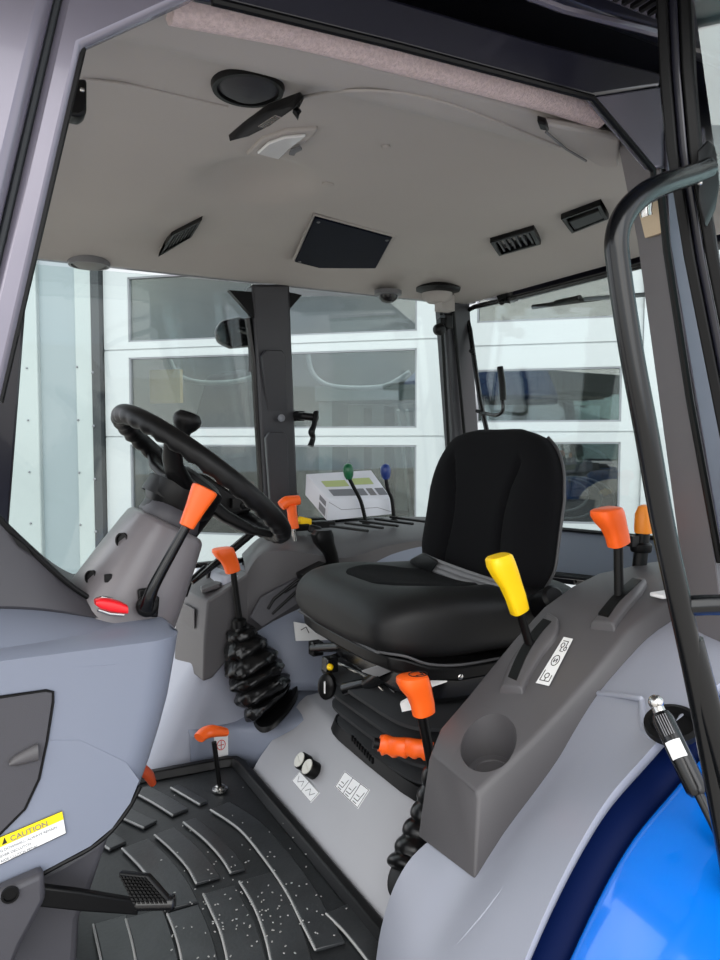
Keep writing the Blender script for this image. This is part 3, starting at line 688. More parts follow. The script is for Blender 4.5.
# hump carrying the boot
mb = MB()
hr = []
def hz(x, y): return .085+.085*sst(.62, .80, x)+.03*sst(.8, .95, x)+.012*sst(1.8, 2.0, y)
def hy0(x):
    t = [(.50, 1.935), (.60, 1.925), (.64, 1.90), (.70, 1.80), (.76, 1.715), (.84, 1.66), (1.3, 1.64)]
    for (a, b), (c, d) in zip(t, t[1:]):
        if x <= c: return b+(d-b)*(x-a)/(c-a)
    return 1.64
for i in range(30):
    x = .50+.66*i/29; y0 = hy0(x); row = [(x, y0, -.02), (x, y0, .04), (x, y0+.002, hz(x, y0)-.012), (x, y0+.012, hz(x, y0)-.002)]
    for j in range(1, 10): y = y0+.012+(2.0-y0)*j/9; row.append((x, y, hz(x, y)))
    hr.append(row)
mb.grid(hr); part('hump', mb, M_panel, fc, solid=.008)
# decal on the inner front face of the hump
mb = MB(); o = P(214, 742, y=1.922); FD = Frame(o, (1, 0, 0), (0, 0, 1)); FD.quad(mb, 0, -.045, .04, .02, 0, .001); dd = part('decal', mb, M_white, fc)
mb = MB(); FD.strip(mb, [(.02+.012*math.cos(a), -.012+.014*math.sin(a)) for a in [i*math.pi/6 for i in range(13)]], .0022); FD.strip(mb, [(.012, -.012), (.028, -.012)], .002); FD.strip(mb, [(.02, 0), (.02, -.024)], .002); part('printing', mb, M_inkr, dd)
# front pocket box
mb = MB()
yb = 1.90
a = [P(204, 603, y=yb), P(249, 590, y=yb), P(247, 640, y=yb), P(235, 650, y=yb), P(212, 678, y=yb), P(202, 682, y=yb)]
z_t = a[0].z
mb.prism([P(207, 601, y=yb), P(222, 592, y=yb), P(250, 572, y=yb), P(250, 640, y=yb), P(238, 648, y=yb), P(213, 678, y=yb), P(203, 682, y=yb), P(204, 640, y=yb)], (-.02, .24, 0))
part('front_pocket', mb, M_cons, fc, label='dark grey upright pocket moulding', bevel=.006, seg=3)
Bc = P(204, 603, y=yb); ec = Vector((-.02, .24, 0)); nc_ = Vector((-.24, -.02, 0)).normalized()
mb = MB(); mb.prism([Bc+Vector((-.001, .0, 0))+ec*.28+Vector((0, 0, -.03)), Bc+ec*.72+Vector((-.001, 0, -.03)), Bc+ec*.72+Vector((-.001, 0, -.085)), Bc+ec*.28+Vector((-.001, 0, -.085))], nc_*.0035); part('blank_cover', mb, M_cons, fc, bevel=.001)
mb = MB(); mb.prism([P(200, 590, y=2.0), P(226, 581, y=2.0), P(220, 588, y=1.93), P(202, 594, y=1.93)], (0, 0, .012)); part('lip', mb, M_cons, fc, bevel=.003)
# upper deck stepping down forward; recess with lever slot; long top deck
deckY = 1.90
prf = [P(222, 590, y=deckY), P(262, 552, y=deckY), P(276, 535, y=deckY), P(300, 535, y=deckY), P(330, 523, y=deckY), P(420, 526, y=deckY), P(440, 528, y=deckY)]
mb = MB()
near = [P(246, 573, y=1.9), P(262, 552, y=1.9), P(292, 549, y=1.88), P(345, 556, y=1.86), P(392, 543, y=1.86), P(440, 538, y=1.86), P(520, 540, y=1.84)]
far = [P(242, 554, y=2.1), P(262, 536, y=2.1), P(292, 527, y=2.1), P(330, 520, y=2.1), P(380, 517, y=2.1), P(440, 517, y=2.1), P(530, 520, y=2.1)]
low = [P(248, 640, y=1.90), P(262, 628, y=1.89), P(292, 612, y=1.88), P(330, 596, y=1.865), P(392, 575, y=1.885), P(440, 570, y=1.885), P(520, 580, y=1.885)]
rows = [[n_ if k == 0 else (f_ if k == 2 else n_.lerp(f_, .5)+Vector((0, 0, .008))) for k in range(3)] for n_, f_ in zip(near, far)]
full = [[l_, n_.lerp(l_, .5), n_-Vector((0, 0, .006)), n_+Vector((0, .012, .002)), n_.lerp(f_, .5)+Vector((0, 0, .004)), f_, f_-Vector((0, 0, .05))] for l_, n_, f_ in zip(low, near, far)]
mb.grid(cr2(full, 5)); part('upper_deck', mb, M_cons, fc, label='dark grey upper deck', solid=.006)
# blue grey wheel arch behind the seat
mb = MB()
rows = []
for (px, py), (qx, qy) in zip(((335, 600), (345, 585), (372, 563), (405, 548), (450, 540), (540, 545)), ((345, 640), (375, 640), (400, 640), (430, 640), (470, 640), (560, 640))):
    a = P(px, py, y=1.87); b = P(qx, qy, y=1.80); rows.append([a+Vector((0, .03, -.002)), a, a.lerp(b, .5)+Vector((0, -.02, 0)), b])
mb.grid(cr2(rows, 6)); part('wheel_arch', mb, M_panel, fc, label='blue grey wheel arch panel', solid=.006)
# inner mid panel behind the gear lever
mb = MB()
rows = [[P(238, 690, y=1.93), P(246, 655, y=1.91), P(250, 628, y=1.905)], [P(262, 690, y=1.90), P(270, 650, y=1.90), P(275, 615, y=1.895)], [P(300, 690, y=1.86), P(305, 640, y=1.87), P(318, 596, y=1.875)], [P(360, 690, y=1.84), P(360, 640, y=1.84), P(360, 590, y=1.86)]]
mb.grid(patch(rows, 4)); part('inner_panel', mb, M_panel, fc, solid=.006)
# recessed slot tray beside the gear lever
mb = MB(); mb.prism([P(250, 618, y=1.88), P(262, 596, y=1.88), P(296, 578, y=1.87), P(318, 572, y=1.86), P(316, 590, y=1.85), P(296, 606, y=1.86), P(262, 628, y=1.87)], (0, .012, 0)); tr = part('slot_tray', mb, M_cons2, fc, bevel=.004)
mb = MB(); mb.tube([P(268, 609, y=1.872), P(274, 599, y=1.87), P(296, 581, y=1.86), P(312, 574, y=1.85)], .0045, n=8); mb.tube([P(272, 614, y=1.872), P(296, 592, y=1.86), P(312, 584, y=1.85)], .0045, n=8)
mb.prism([P(266, 611, y=1.874), P(274, 600, y=1.874), P(298, 583, y=1.866), P(312, 576, y=1.86), P(312, 582, y=1.86), P(297, 591, y=1.866), P(272, 613, y=1.874)], (0, .006, 0)); part('slot', mb, M_black, tr)
# decal under the seat edge
mb = MB(); mb.prism([P(294, 622, y=1.82), P(330, 628, y=1.82), P(330, 640, y=1.82), P(296, 641, y=1.82)], (0, .004, 0)); dd = part('decal', mb, M_white, fc)
mb = MB()
for a in (0, 1): mb.tube([P(301+a*18, 630, y=1.818), P(306+a*18, 627, y=1.818), P(309+a*18, 633, y=1.818)], .0012, n=5)
part('printing', mb, M_ink, dd)
# remote lever slot plate on the deck
mb = MB()
for px, py in ((330, 526), (345, 523), (360, 521), (375, 519), (390, 517)):
    a = P(px, py, z=.655); mb.tube([a, P(px+38, py+5, z=.652)], .004, n=6)
part('slot_rib', mb, M_black, fc)
# ---- levers on the far console
def knob_pistol(mb, base, axis, fwd, h, wd, dp, n=28, p=3.2):
    axis = Vector(axis).normalized(); fwd = Vector(fwd); fwd = (fwd-axis*fwd.dot(axis)).normalized(); s = axis.cross(fwd)
    st = [(0, .62, .62, 0), (.02, .70, .68, 0), (.25, .74, .70, 0), (.48, .80, .76, .06), (.68, .95, .9, .17), (.86, 1.0, 1, .24), (.97, .95, .92, .24), (1.0, .80, .78, .24)]
    base = Vector(base)
    secs = []
    for t, a, b, off in st:
        c = base+axis*h*t+fwd*wd*off*.9; secs.append(ring(c+axis*(0), fwd+axis*(.18*t), s, wd*.5*a, dp*.5*b, n, p))
    return mb.loft(secs)
FWD = Vector((-1, 0, 0))
# tall gear lever with boot
gl = thing('gear_lever', 'black gear lever with orange pistol knob rising from a tall crinkled boot', 'lever', (.73, 1.80, .12))
Yg = 1.86
mb = MB(); knob_pistol(mb, P(233, 572, y=Yg), P(228, 548, y=Yg)-P(234, 572, y=Yg), FWD, .072, .056, .05); part('knob', mb, M_orange, gl)
mb = MB(); mb.tube([P(240, 625, y=Yg), P(236, 596, y=Yg), P(233, 570, y=Yg)], [.0095, .009, .008], n=14); mb.lathe(P(239, 622, y=Yg), (0, 0, 1), [(.02, -.02), (.02, .006), (.012, .012)], 18); part('shaft', mb, M_black, gl)
mb = MB(); secs = []
axis_pts = [P(240, 626, y=Yg), P(243, 640, y=Yg), P(248, 655, y=1.855), P(254, 670, y=1.85), P(260, 684, y=1.84), P(266, 698, y=1.83), P(272, 706, y=1.82)]
ap, _ = smooth_path(axis_pts, [0]*len(axis_pts), 8)
for i, c in enumerate(ap):
    f = i/(len(ap)-1); r = (.022+.05*min(1, f*2.2)**.7) if f < .8 else .068
    rip = (abs(math.sin(f*math.pi*6.0+.4)))**.6; r = r*(.80+.26*rip)
    if f < .06: r = .024
    t = (ap[min(i+1, len(ap)-1)]-ap[max(i-1, 0)]).normalized(); u = Vector((1, 0, .35)); u = (u-t*u.dot(t)).normalized(); v = t.cross(u)
    rg = ring(c, u, v, r*1.0, r*.9, 40, 2.6)
    rg = [q+(q-c)*.05*math.sin(j*1.9+i*.55)+(q-c)*.04*math.sin(j*.7-i*.9) for j, q in enumerate(rg)]
    secs.append(rg)
mb.loft(secs); part('boot', mb, M_bellow, gl)
cb = Vector((.79, 1.80, .187))
mb = MB(); bl = P(262, 722, z=.12); br = P(298, 678, z=.20)
mb.loft([ring(P(276, 704, z=.162)+Vector((0, 0, k)), (P(298, 680, z=.2)-P(262, 722, z=.12)), Vector((.0, 1, 0)), .5, .07*s, 36, 2.6) for k, s in ((-.010, 1.05), (.0, 1.0), (.004, .92))]); part('boot_flange', mb, M_rubber, gl)
# T pull near the floor
tp = thing('floor_pull_lever', 'thin black rod on the floor mat topped by an orange T handle', 'lever', P(220, 790, z=0))
b0 = P(220, 790, z=.003); y0 = b0.y
mb = MB(); mb.tube([b0, P(217, 765, y=y0), P(214, 742, y=y0)], .0065, n=12); part('rod', mb, M_black, tp)
mb = MB(); mb.lathe(b0, (0, 0, 1), [(.02, 0), (.02, .004), (.012, .006), (.012, .012), (.008, .014)], 20); part('floor_bush', mb, M_chrome, tp)
mb = MB(); mb.tube([P(199, 738, y=y0-.01), P(205, 733, y=y0), P(213, 731, y=y0), P(226, 732, y=y0+.01)], [.016, .019, .019, .013], n=18, sm=5, ry=.75, up=(0, 0, 1)); part('handle', mb, M_orange, tp)
pp_ = thing('small_pedal_lever', 'small orange lever tip poking out behind the dash panel', 'lever', P(145, 780, y=1.7))
mb = MB(); mb.tube([P(136, 766, y=1.7), P(143, 770, y=1.7), P(149, 776, y=1.7), P(153, 784, y=1.7)], [.017, .019, .018, .012], n=16, sm=4, ry=.7); part('tip', mb, mat('deep_orange_plastic', (200, 78, 40), .4), pp_)
mb = MB(); mb.tube([P(137, 778, y=1.71), P(130, 790, y=1.72), P(120, 815, y=1.72)], .006, n=8); part('rod', mb, M_black, pp_)
# T handle behind the steering wheel
th = thing('orange_t_handle', 'orange T shaped lever on the far deck right of the steering wheel', 'lever', P(294, 545, y=1.95))
mb = MB(); mb.tube([P(295, 545, y=1.95), P(293, 526, y=1.95)], .008, n=10); part('shaft', mb, M_chrome, th)
mb = MB(); mb.tube([P(294, 528, y=1.95), P(292, 512, y=1.95), P(291, 505, y=1.95)], [.018, .017, .02], n=16, ry=.8); mb.tube([P(281, 506, y=1.95), P(287, 502, y=1.95), P(299, 500, y=1.95)], [.015, .018, .014], n=16, sm=4); part('grip', mb, M_orange, th)
mb = MB(); mb.prism([P(299, 521, y=1.98), P(303, 517, y=1.98), P(312, 519, y=1.98), P(312, 525, y=1.98), P(303, 527, y=1.98)], (0, .03, 0)); 
single('yellow_switch', mb, M_yellow, 'small yellow rocker switch on the deck beside the carton', 'switch', bevel=.003)
t = thing('socket_plug', 'black plug and cap on the deck beside the yellow switch', 'plug', P(310, 530, y=1.93))
mb = MB(); mb.box(P(300, 527, y=1.99), (.05, .04, .02)); mb.box(P(322, 524, y=2.0), (.07, .05, .02)); mb.lathe(P(315, 530, y=1.93), (.3, 0, 1), [(.02, -.01), (.02, .01), (.012, .014)]); part('plug_body', mb, M_black, t, bevel=.004)
ph = thing('black_deck_lever', 'black flat topped lever handle between steering wheel and seat', 'lever', P(330, 565, y=1.84))
mb = MB(); mb.loft([ring(P(334, 565, y=1.83), (1, 0, 0), (0, 1, 0), .016, .014, 20, 4), ring(P(330, 553, y=1.83), (1, 0, 0), (0, 1, 0), .020, .017, 20, 4), ring(P(324, 543, y=1.83), (1, 0, 0), (0, 1, 0), .028, .022, 20, 4), ring(P(322, 534, y=1.83), (1, 0, 0), (0, 1, 0), .030, .022, 20, 4), ring(P(323, 530, y=1.83), (1, 0, 0), (0, 1, 0), .022, .018, 20, 4)]); part('handle', mb, M_black, ph)
mb = MB(); mb.box(P(312, 571, y=1.85), (.08, .05, .022), Euler((0, R(-22), 0)).to_matrix()); mb.box(P(332, 566, y=1.84), (.03, .03, .03)); part('bracket', mb, M_black, ph, bevel=.004)
for nm, lab, m, pts in (('green_knob_lever', 'bent black remote lever with green oval knob before the carton', M_green, [(366, 523), (361, 502), (354, 488), (349, 478), (348, 468)]), ('blue_knob_lever', 'bent black remote lever with blue oval knob right of the carton', M_bluek, [(394, 521), (392, 500), (388, 490), (386, 478), (385, 463)])):
    q = [P(a, b, y=1.98) for a, b in pts]; t = thing(nm, lab, 'lever', q[0])
    mb = MB(); mb.tube(q[:4], .006, n=10, sm=5); mb.lathe(q[0], (0, 0, 1), [(.014, -.004), (.012, .004), (.007, .008)], 16); part('shaft', mb, M_black, t)
    ax = (q[4]-q[3]).normalized(); mb = MB(); mb.lathe(q[3]-ax*.004, ax, [(.009, 0), (.014, .01), (.0165, .025), (.016, .036), (.011, .046), (.003, .050)], 20); part('knob', mb, m, t)
# carton
ct = thing('carton', 'white printed cardboard carton tilted on the far deck by the window', 'box', P(345, 520, y=2.0))
A_, B_, C_, D_ = P(306, 474, y=2.06), P(371, 470, y=2.06), P(392, 499, y=2.0), P(329, 500, y=2.0)
E_, F_, G_ = P(305, 495, y=2.06), P(327, 521, y=2.0), P(394, 514, y=2.0)
top = [A_, B_, C_, D_]
H_ = P(376, 492, y=2.065)
mb = MB(); vs = [mb.bm.verts.new(p) for p in (A_, B_, C_, D_, E_, H_, G_, F_)]
for f in ((0, 1, 2, 3), (4, 7, 6, 5), (0, 3, 7, 4), (3, 2, 6, 7), (2, 1, 5, 6), (1, 0, 4, 5)): mb.bm.faces.new([vs[i] for i in f])
part('carton_body', mb, M_carton, ct, bevel=.0015)
nrm = (B_-A_).cross(D_-A_).normalized(); nrm = nrm if nrm.dot(CAM-A_) > 0 else -nrm
def cm(a, b): return A_.lerp(B_, a).lerp(D_.lerp(C_, a), b)+nrm*.0008
def cq(name, a0, b0, a1, b1, m, lab=None):
    mb = MB(); mb.prism([cm(a0, b0), cm(a1, b0), cm(a1, b1), cm(a0, b1)], nrm*.0006); part(name, mb, m, ct, label=lab)
cq('printed_panel', .12, .30, .48, .52, M_cgreen, 'green printed picture'); cq('printed_panel', .56, .26, .88, .48, M_cgreen, 'green printed picture')
cq('printed_block', .12, .62, .48, .86, M_cgrey, 'grey printed block'); cq('printed_block', .54, .62, .66, .86, M_cgrey); cq('printed_block', .70, .62, .80, .86, M_inkg); cq('printed_block', .84, .62, .98, .86, M_cgrey)
n2 = (D_-A_).cross(E_-A_).normalized(); n2 = n2 if n2.dot(CAM-A_) > 0 else -n2
mb = MB(); f2 = lambda a, b: A_.lerp(D_, a).lerp(E_.lerp(F_, a), b)+n2*.0008
mb.prism([f2(.62, .55), f2(.9, .55), f2(.9, .9), f2(.62, .9)], n2*.0005); mb.prism([f2(.62, .2), f2(.9, .2), f2(.9, .45), f2(.62, .45)], n2*.0005); part('printed_block', mb, M_cgrey, ct)
mb = MB(); n3 = (C_-D_).cross(F_-D_).normalized(); n3 = n3 if n3.dot(CAM-D_) > 0 else -n3
for a, b in ((D_.lerp(F_, .1), D_.lerp(C_, .2).lerp(F_.lerp(G_, .2), .5)), (D_.lerp(C_, .2).lerp(F_.lerp(G_, .2), .5), D_.lerp(C_, .75).lerp(F_.lerp(G_, .75), .5)), (D_.lerp(C_, .75).lerp(F_.lerp(G_, .75), .5), C_.lerp(G_, .9))):
    s = Vector((0, 0, .0008)); mb.prism([a-s+n3*.0005, a+s+n3*.0005, b+s+n3*.0005, b-s+n3*.0005], n3*.0004)
part('flap_line', mb, M_cgrey, ct)

# ------------------------------------------------------------------ operator seat
SY = 1.385
seat = thing('operator_seat', 'black fabric operator seat on grey rubber suspension bellows', 'seat', (.95, SY, .2))
# cushion: sections along x
mb = MB(); secs = []; N = 64
def cush(x, hw, zt, zb, dish, p):
    o = []; x -= .012; zb -= .012
    for j in range(N):
        t = 2*math.pi*j/N; ct, st = math.cos(t), math.sin(t)
        y = math.copysign(abs(ct)**(2/p), ct); zz = math.copysign(abs(st)**(2/p), st)
        z = (zt+zb)/2+(zt-zb)/2*zz
        if zz > 0: z -= dish*math.exp(-(y/.55)**4)*zz
        o.append(Vector((x, SY+hw*y, z)))
    return o
cs = [(.672, .165, .548, .520, .00, 2.4), (.676, .190, .562, .508, .0, 2.8), (.688, .212, .580, .494, .0, 3.2), (.715, .232, .596, .482, .002, 3.6), (.76, .245, .606, .472, .010, 3.8), (.83, .250, .606, .466, .020, 4), (.92, .252, .598, .466, .024, 4), (1.02, .252, .594, .466, .02, 4), (1.10, .25, .592, .466, .016, 4), (1.16, .245, .588, .47, .01, 4), (1.18, .23, .575, .48, 0, 3.5)]
ss = [cush(*c) for c in cs]
mb.loft(cr2(ss, 4)); cu_ = part('cushion', mb, M_vinyl, seat)
# fabric inset
mb = MB(); rows = []
for i in range(22):
    x = .722+.42*i/21; hw = .15*(1-(1-min(1, i/7+.02))**2.2)**.5-.04*sst(.85, 1.0, x)
    rows.append([(x, SY+hw*k/8, 0) for k in range(-8, 9)])
import bisect
def top_z(x, y):
    xs = [c[0] for c in cs]; i = max(1, min(len(xs)-1, bisect.bisect(xs, x))); t = (x-xs[i-1])/(xs[i]-xs[i-1])
    g = lambda k: cs[i-1][k]*(1-t)+cs[i][k]*t
    hw, zt, zb, di, p = g(1), g(2), g(3), g(4), g(5); yy_ = min(.999, abs((y-SY)/hw)); st = (1-yy_**p)**(1/p)
    return (zt+zb)/2+(zt-zb)/2*st-di*math.exp(-(yy_/.55)**4)*st
rows = [[(x, y, top_z(x, y)+.004-(.005 if abs(k-8) == 8 or i in (0, 21) else 0)) for k, (x, y, _) in enumerate(r)] for i, r in enumerate(rows)]
mb.grid(rows); part('fabric_inset', mb, M_fabric, seat)
# piping around the lower edge, and skirt below it
def wave(x): return -.014-.032*sst(.69, .80, x)
pth = []
for x, hw, zt, zb, *_ in cs[::-1]: pth.append((x, SY-hw*.985, .505+wave(x)))
for x, hw, zt, zb, *_ in cs: pth.append((x, SY+hw*.985, .505+wave(x)))
pth2 = [Vector(p) for p in pth]
mb = MB(); mb.tube(pth2, .0028, n=8, sm=4); part('piping', mb, M_pipe, cu_)
mb = MB(); secs = []
sk = [(x, hw) for x, hw, *_ in cs[2:]]
outl = [(x, SY-hw*.97) for x, hw in sk[::-1]]+[(.676, SY-.12), (.674, SY), (.676, SY+.12)]+[(x, SY+hw*.97) for x, hw in sk]
mb.loft([[(x, y, .500+wave(x)) for x, y in outl], [(x+.004, SY+(y-SY)*.99, .468+wave(x)) for x, y in outl]]); part('cushion_pan', mb, M_black, seat, bevel=.006)
# backrest
mb = MB(); NB = 180; base = Vector((1.058, SY, .538)); ax = Vector((.16, 0, 1)).normalized(); nf = Vector((-1, 0, .16)).normalized(); H = .392
secs = []
for i in range(41):
    s_ = i/40; hgt = H*s_
    SHX = .945
    if s_ < .72: hw = .205+.043*sst(0, .25, s_)-.004*s_
    else: hw = .2445-.0*(s_)
    tt = (s_-.60)/.40
    if tt > 0: hw = .2445*(1-.36*tt**3.2)-.02*tt
    if s_ > .93: hw -= .05*((s_-.93)/.07)**2
    th_ = .045*(1-.15*s_); 
    if s_ > .90: th_ *= math.sqrt(max(.02, 1-((s_-.90)/.102)**2))
    if s_ < .05: th_ *= .6+8*s_
    r = []
    for j in range(NB):
        t = 2*math.pi*j/NB; ct, st = math.cos(t), math.sin(t)
        y = math.copysign(abs(ct)**(2/3.6), ct); q = math.copysign(abs(st)**(2/3.0), st)
        dep = th_*q
        if q > 0:
            wc = .56-.14*math.sin(math.pi*min(1, max(0, (s_-.02)/.8)))+.28*max(0, s_-.62)*(1 if s_ < .8 else 1)
            e = abs(abs(y)-wc)
            if s_ < .86: dep += -.014*math.exp(-(e/.04)**2)*sst(.86, .76, s_) - 0
            if abs(y) > wc: dep += .018*math.sin(math.pi*min(1, (abs(y)-wc)/(1.0-wc)))*sst(.92, .6, s_)
            else: dep -= .004*math.cos(abs(y)/wc*math.pi/2)
        r.append(base+ax*hgt+Vector((0, 1, 0))*hw*SHX*y+nf*dep)
    secs.append(r)
mb.loft(secs); bk = part('backrest', mb, M_fabric, seat)
pts = []
for i in range(4, 39, 2):
    s_ = i/40; row = secs[i]; k = max(row, key=lambda q: -q.y); pts.append(min(row, key=lambda q: q.y)+Vector((.012, -.001, 0)))
mb = MB(); mb.tube(pts, .0035, n=8, sm=2); part('piping', mb, M_pipe, bk)
mb = MB(); secs2 = [[p+Vector((.03, 0, 0)) for p in ring(base+ax*h, (0, 1, 0), nf, w_, .02, 24, 5)] for h, w_ in ((.02, .17), (.10, .205), (.25, .205), (.33, .15))]; mb.loft(secs2); part('backrest_shell', mb, M_black, seat)
# recliner barrel on the near side
mb = MB(); a = P(556, 596, y=1.10); mb.lathe(P(520, 618, y=1.22), P(549, 600, y=1.10)-P(520, 618, y=1.22), [(.026, 0), (.027, .10), (.025, .16), (.018, .166)], 28); part('recliner_barrel', mb, M_black, seat)
# lap belt
BX = .975
bl_ = thing('lap_belt', 'dark grey lap belt webbing lying across the seat crease', 'seat belt', (1.05, SY, .6))
mb = MB(); mb.prism([P(410, 559, x=BX), P(423, 552, x=BX), P(438, 560, x=BX), P(430, 572, x=BX), P(414, 572, x=BX), P(408, 566, x=BX)], (-.01, -.02, 0)); part('buckle', mb, M_rubber, bl_, bevel=.004)
top_ = [P(424, 553, x=BX), P(440, 560, x=BX), P(470, 571, x=BX), P(500, 581, x=BX), P(520, 588, x=BX)]
bot_ = [P(418, 571, x=BX), P(436, 580, x=BX), P(465, 591, x=BX), P(500, 597, x=BX), P(520, 600, x=BX)]
rows = []
for a_, b_ in zip(smooth_path(top_, [0]*5, 5)[0], smooth_path(bot_, [0]*5, 5)[0]):
    rows.append([a_.lerp(b_, k/12)+Vector((-.003*(k % 3 == 1), 0, .0)) for k in range(13)])
mb = MB(); mb.grid(rows); part('webbing', mb, M_belt, bl_, solid=.003, soff=0)
mb = MB(); mb.prism([P(434, 578, x=BX), P(466, 590, x=BX), P(467, 594, x=BX), P(452, 594, x=BX), P(435, 583, x=BX)], (-.003, -.004, 0)); part('care_tag', mb, M_white, bl_)
# suspension
def rbox_ring(z, cx, hx, hy, p=5.5, tx=0, n=48): return [q+Vector((0, 0, -tx*(q.x-cx))) for q in ring((cx, SY, z), (1, 0, 0), (0, 1, 0), hx, hy, n, p)]
mb = MB(); secs = []
for k in range(4):
    z0 = .195+.043*k; hx, hy = (.214+.011*k, .224+.010*k)
    secs += [rbox_ring(z0+dz, .972, hx*m, hy*m) for dz, m in ((0, .86), (.004, .96), (.009, 1.01), (.016, 1.01), (.026, .95), (.036, .88), (.041, .85))]
mb.loft(secs); be = part('bellows', mb, M_seatb, seat)
mb = MB(); mb.loft([rbox_ring(.372, .965, .20, .215), rbox_ring(.385, .965, .215, .228), rbox_ring(.452, .965, .215, .228)]); mb.box((.96, SY+.17, .455), (.42, .035, .03)); mb.box((.96, SY-.17, .455), (.42, .035, .03)); part('suspension_frame', mb, M_blacksh, seat, bevel=.004)
mb = MB(); mb.prism([P(327, 656, y=SY+.215), P(343, 650, y=SY+.215), P(392, 690, y=SY-.09), P(398, 700, y=SY-.1), P(380, 704, y=SY-.04), P(340, 672, y=SY+.19)], (.02, 0, 0)); part('control_bracket', mb, M_blacksh, seat, bevel=.003)
mb = MB(); a, b = P(327, 658, y=1.60), P(374, 680, y=1.36); mb.tube([a, b, P(392, 700, y=1.29)], .0035, n=6); part('bright_edge', mb, M_chrome, seat)
mb = MB(); mb.tube([P(312, 648, y=1.63), P(340, 647, y=1.55), P(352, 646, y=1.5)], [.012, .012, .009], n=10); mb.box(P(316, 648, y=1.63), (.03, .03, .035)); part('slide_lever', mb, M_blacksh, seat, bevel=.003)
kc = P(329, 685, y=1.50); kd = (CAM-kc).normalized(); kd = Vector((-.75, -.65, .1)).normalized()
mb = MB(); mb.lathe(kc, kd, [(.019, 0), (.021, .006), (.02, .02), (.015, .024)], 26, sx=1.5, up=(0, 0, 1)); k1 = part('weight_knob', mb, M_black, seat)
mb = MB(); mb.tube([kc+kd*.025+Vector((0, 0, z)) for z in (-.014, 0, .014)], .002, n=6); part('mark', mb, M_white, k1)
mb = MB(); mb.box(P(330, 664, y=1.52), (.03, .03, .035)); part('indicator_block', mb, M_blacksh, seat, bevel=.003)
mb = MB(); mb.sphere(P(330, 667, y=1.50), .008); part('yellow_button', mb, M_yellow, seat)
ka, kb = P(368, 683, y=1.38), P(345, 689, y=1.44)
mb = MB(); mb.tube([ka, kb], [.013, .0145], n=18); mb.tube([P(385, 672, y=1.3), ka], [.02, .016], n=16); k2 = part('height_knob', mb, M_blacksh, seat)
mb = MB(); d = (kb-ka).normalized(); mb.tube([kb+d*.001+Vector((0, 0, .008)), kb+d*.001+Vector((-.003, -.003, 0)), kb+d*.001+Vector((0, 0, -.008))], .0018, n=6); part('mark', mb, M_white, k2)
mb = MB(); mb.prism([P(362, 672, y=1.34), P(378, 667, y=1.28), P(392, 671, y=1.24), P(378, 677, y=1.30)], (0, .002, .003)); tg = part('rating_plate', mb, M_inkg, seat)
mb = MB(); mb.prism([P(400, 704, y=1.19), P(412, 697, y=1.18), P(416, 709, y=1.18), P(402, 712, y=1.19)], (.004, .004, .003)); part('loose_tag', mb, M_white, seat); mb = MB(); mb.prism([P(430, 681, y=1.17), P(448, 676, y=1.15), P(447, 682, y=1.15), P(432, 687, y=1.17)], (.004, .004, .002)); part('loose_tag', mb, M_white, seat)
mb = MB(); c = P(459, 676, y=1.15); mb.lathe(c, (-.3, -1, 0), [(.007, 0), (.007, .005), (.003, .008)], 12); part('bolt', mb, M_chrome, seat)
# weight scale on the bellows front
mb = MB(); a, b = P(354, 738, x=.735), P(374, 760, x=.735)
for i in range(9):
    c = a.lerp(b, i/8); mb.box(c+Vector((-.004, 0, 0)), (.006, .006, .012))
part('height_scale', mb, M_black, seat)

# ------------------------------------------------------------------ near side console, fender panels
LV = [(.60, .345), (.65, .373), (.70, .403), (.76, .441), (.82, .482), (.88, .528), (.95, .585), (1.02, .617), (1.10, .634), (1.25, .642), (1.45, .644)]
def cz(x):
    for (a, b), (c, d) in zip(LV, LV[1:]):
        if x <= c: return b+(d-b)*(x-a)/(c-a)
    return LV[-1][1]
def Pcon(px, py):
    z = .5
    for _ in range(40): p = P(px, py, z=z); z = .6*z+.4*cz(p.x)
    return P(px, py, z=z)
nc = thing('near_console', 'dark grey armrest console with cup holder and lever slots beside the seat', 'console', (.9, .93, .3))
stn = [(.650, 1.000, .846), (.70, 1.02, .843), (.76, 1.03, .84), (.82, 1.04, .838), (.88, 1.045, .835), (.95, 1.04, .832), (1.02, 1.04, .828), (1.10, 1.05, .82), (1.25, 1.06, .80), (1.42, 1.06, .79)]
secs = []
for i, (x, yf_, yn_) in enumerate(stn):
    z = cz(x); dd_ = .118 if x < .8 else .09
    secs.append([(x-.01*(i == 0), yf_+.006, z-dd_-(.03 if i == 0 else 0)), (x, yf_+.004, z-.02), (x+.0, yf_-.004, z-.002), (x, (yf_+yn_)/2, z+.003), (x, yn_+.006, z), (x, yn_-.002, z-.012), (x-.012*(i == 0), yn_-.022, z-dd_)])
secs[0] = [(q[0]+(-.010 if k in (0, 6) else .0)+(.016 if k < 3 else 0), q[1], q[2]) for k, q in enumerate(secs[0])]
mb = MB(); mb.loft(secs); con = part('console_body', mb, M_cons, nc, bevel=.005, seg=3)
bake(con)
cc = Pcon(488, 743); cup_ax = Vector((-.22, -.05, 1)).normalized()
mb = MB(); mb.lathe(cc-cup_ax*.062, cup_ax, [(.044, 0), (.0485, .12)], 48, sx=1.32, up=(.5, .87, .1)); cut(con, mb, ORI[con])
con.data.shade_smooth(); con.data.set_sharp_from_angle(angle=R(30))
if not con.data.materials: con.data.materials.append(M_cons)
mb = MB(); mb.lathe(cc-cup_ax*.066, cup_ax, [(.0465, 0), (.0465, .006), (.034, .006), (.033, .0035), (.001, .0035)], 40, sx=1.32, up=(.5, .87, .1)); part('cup_holder', mb, M_cons, nc)
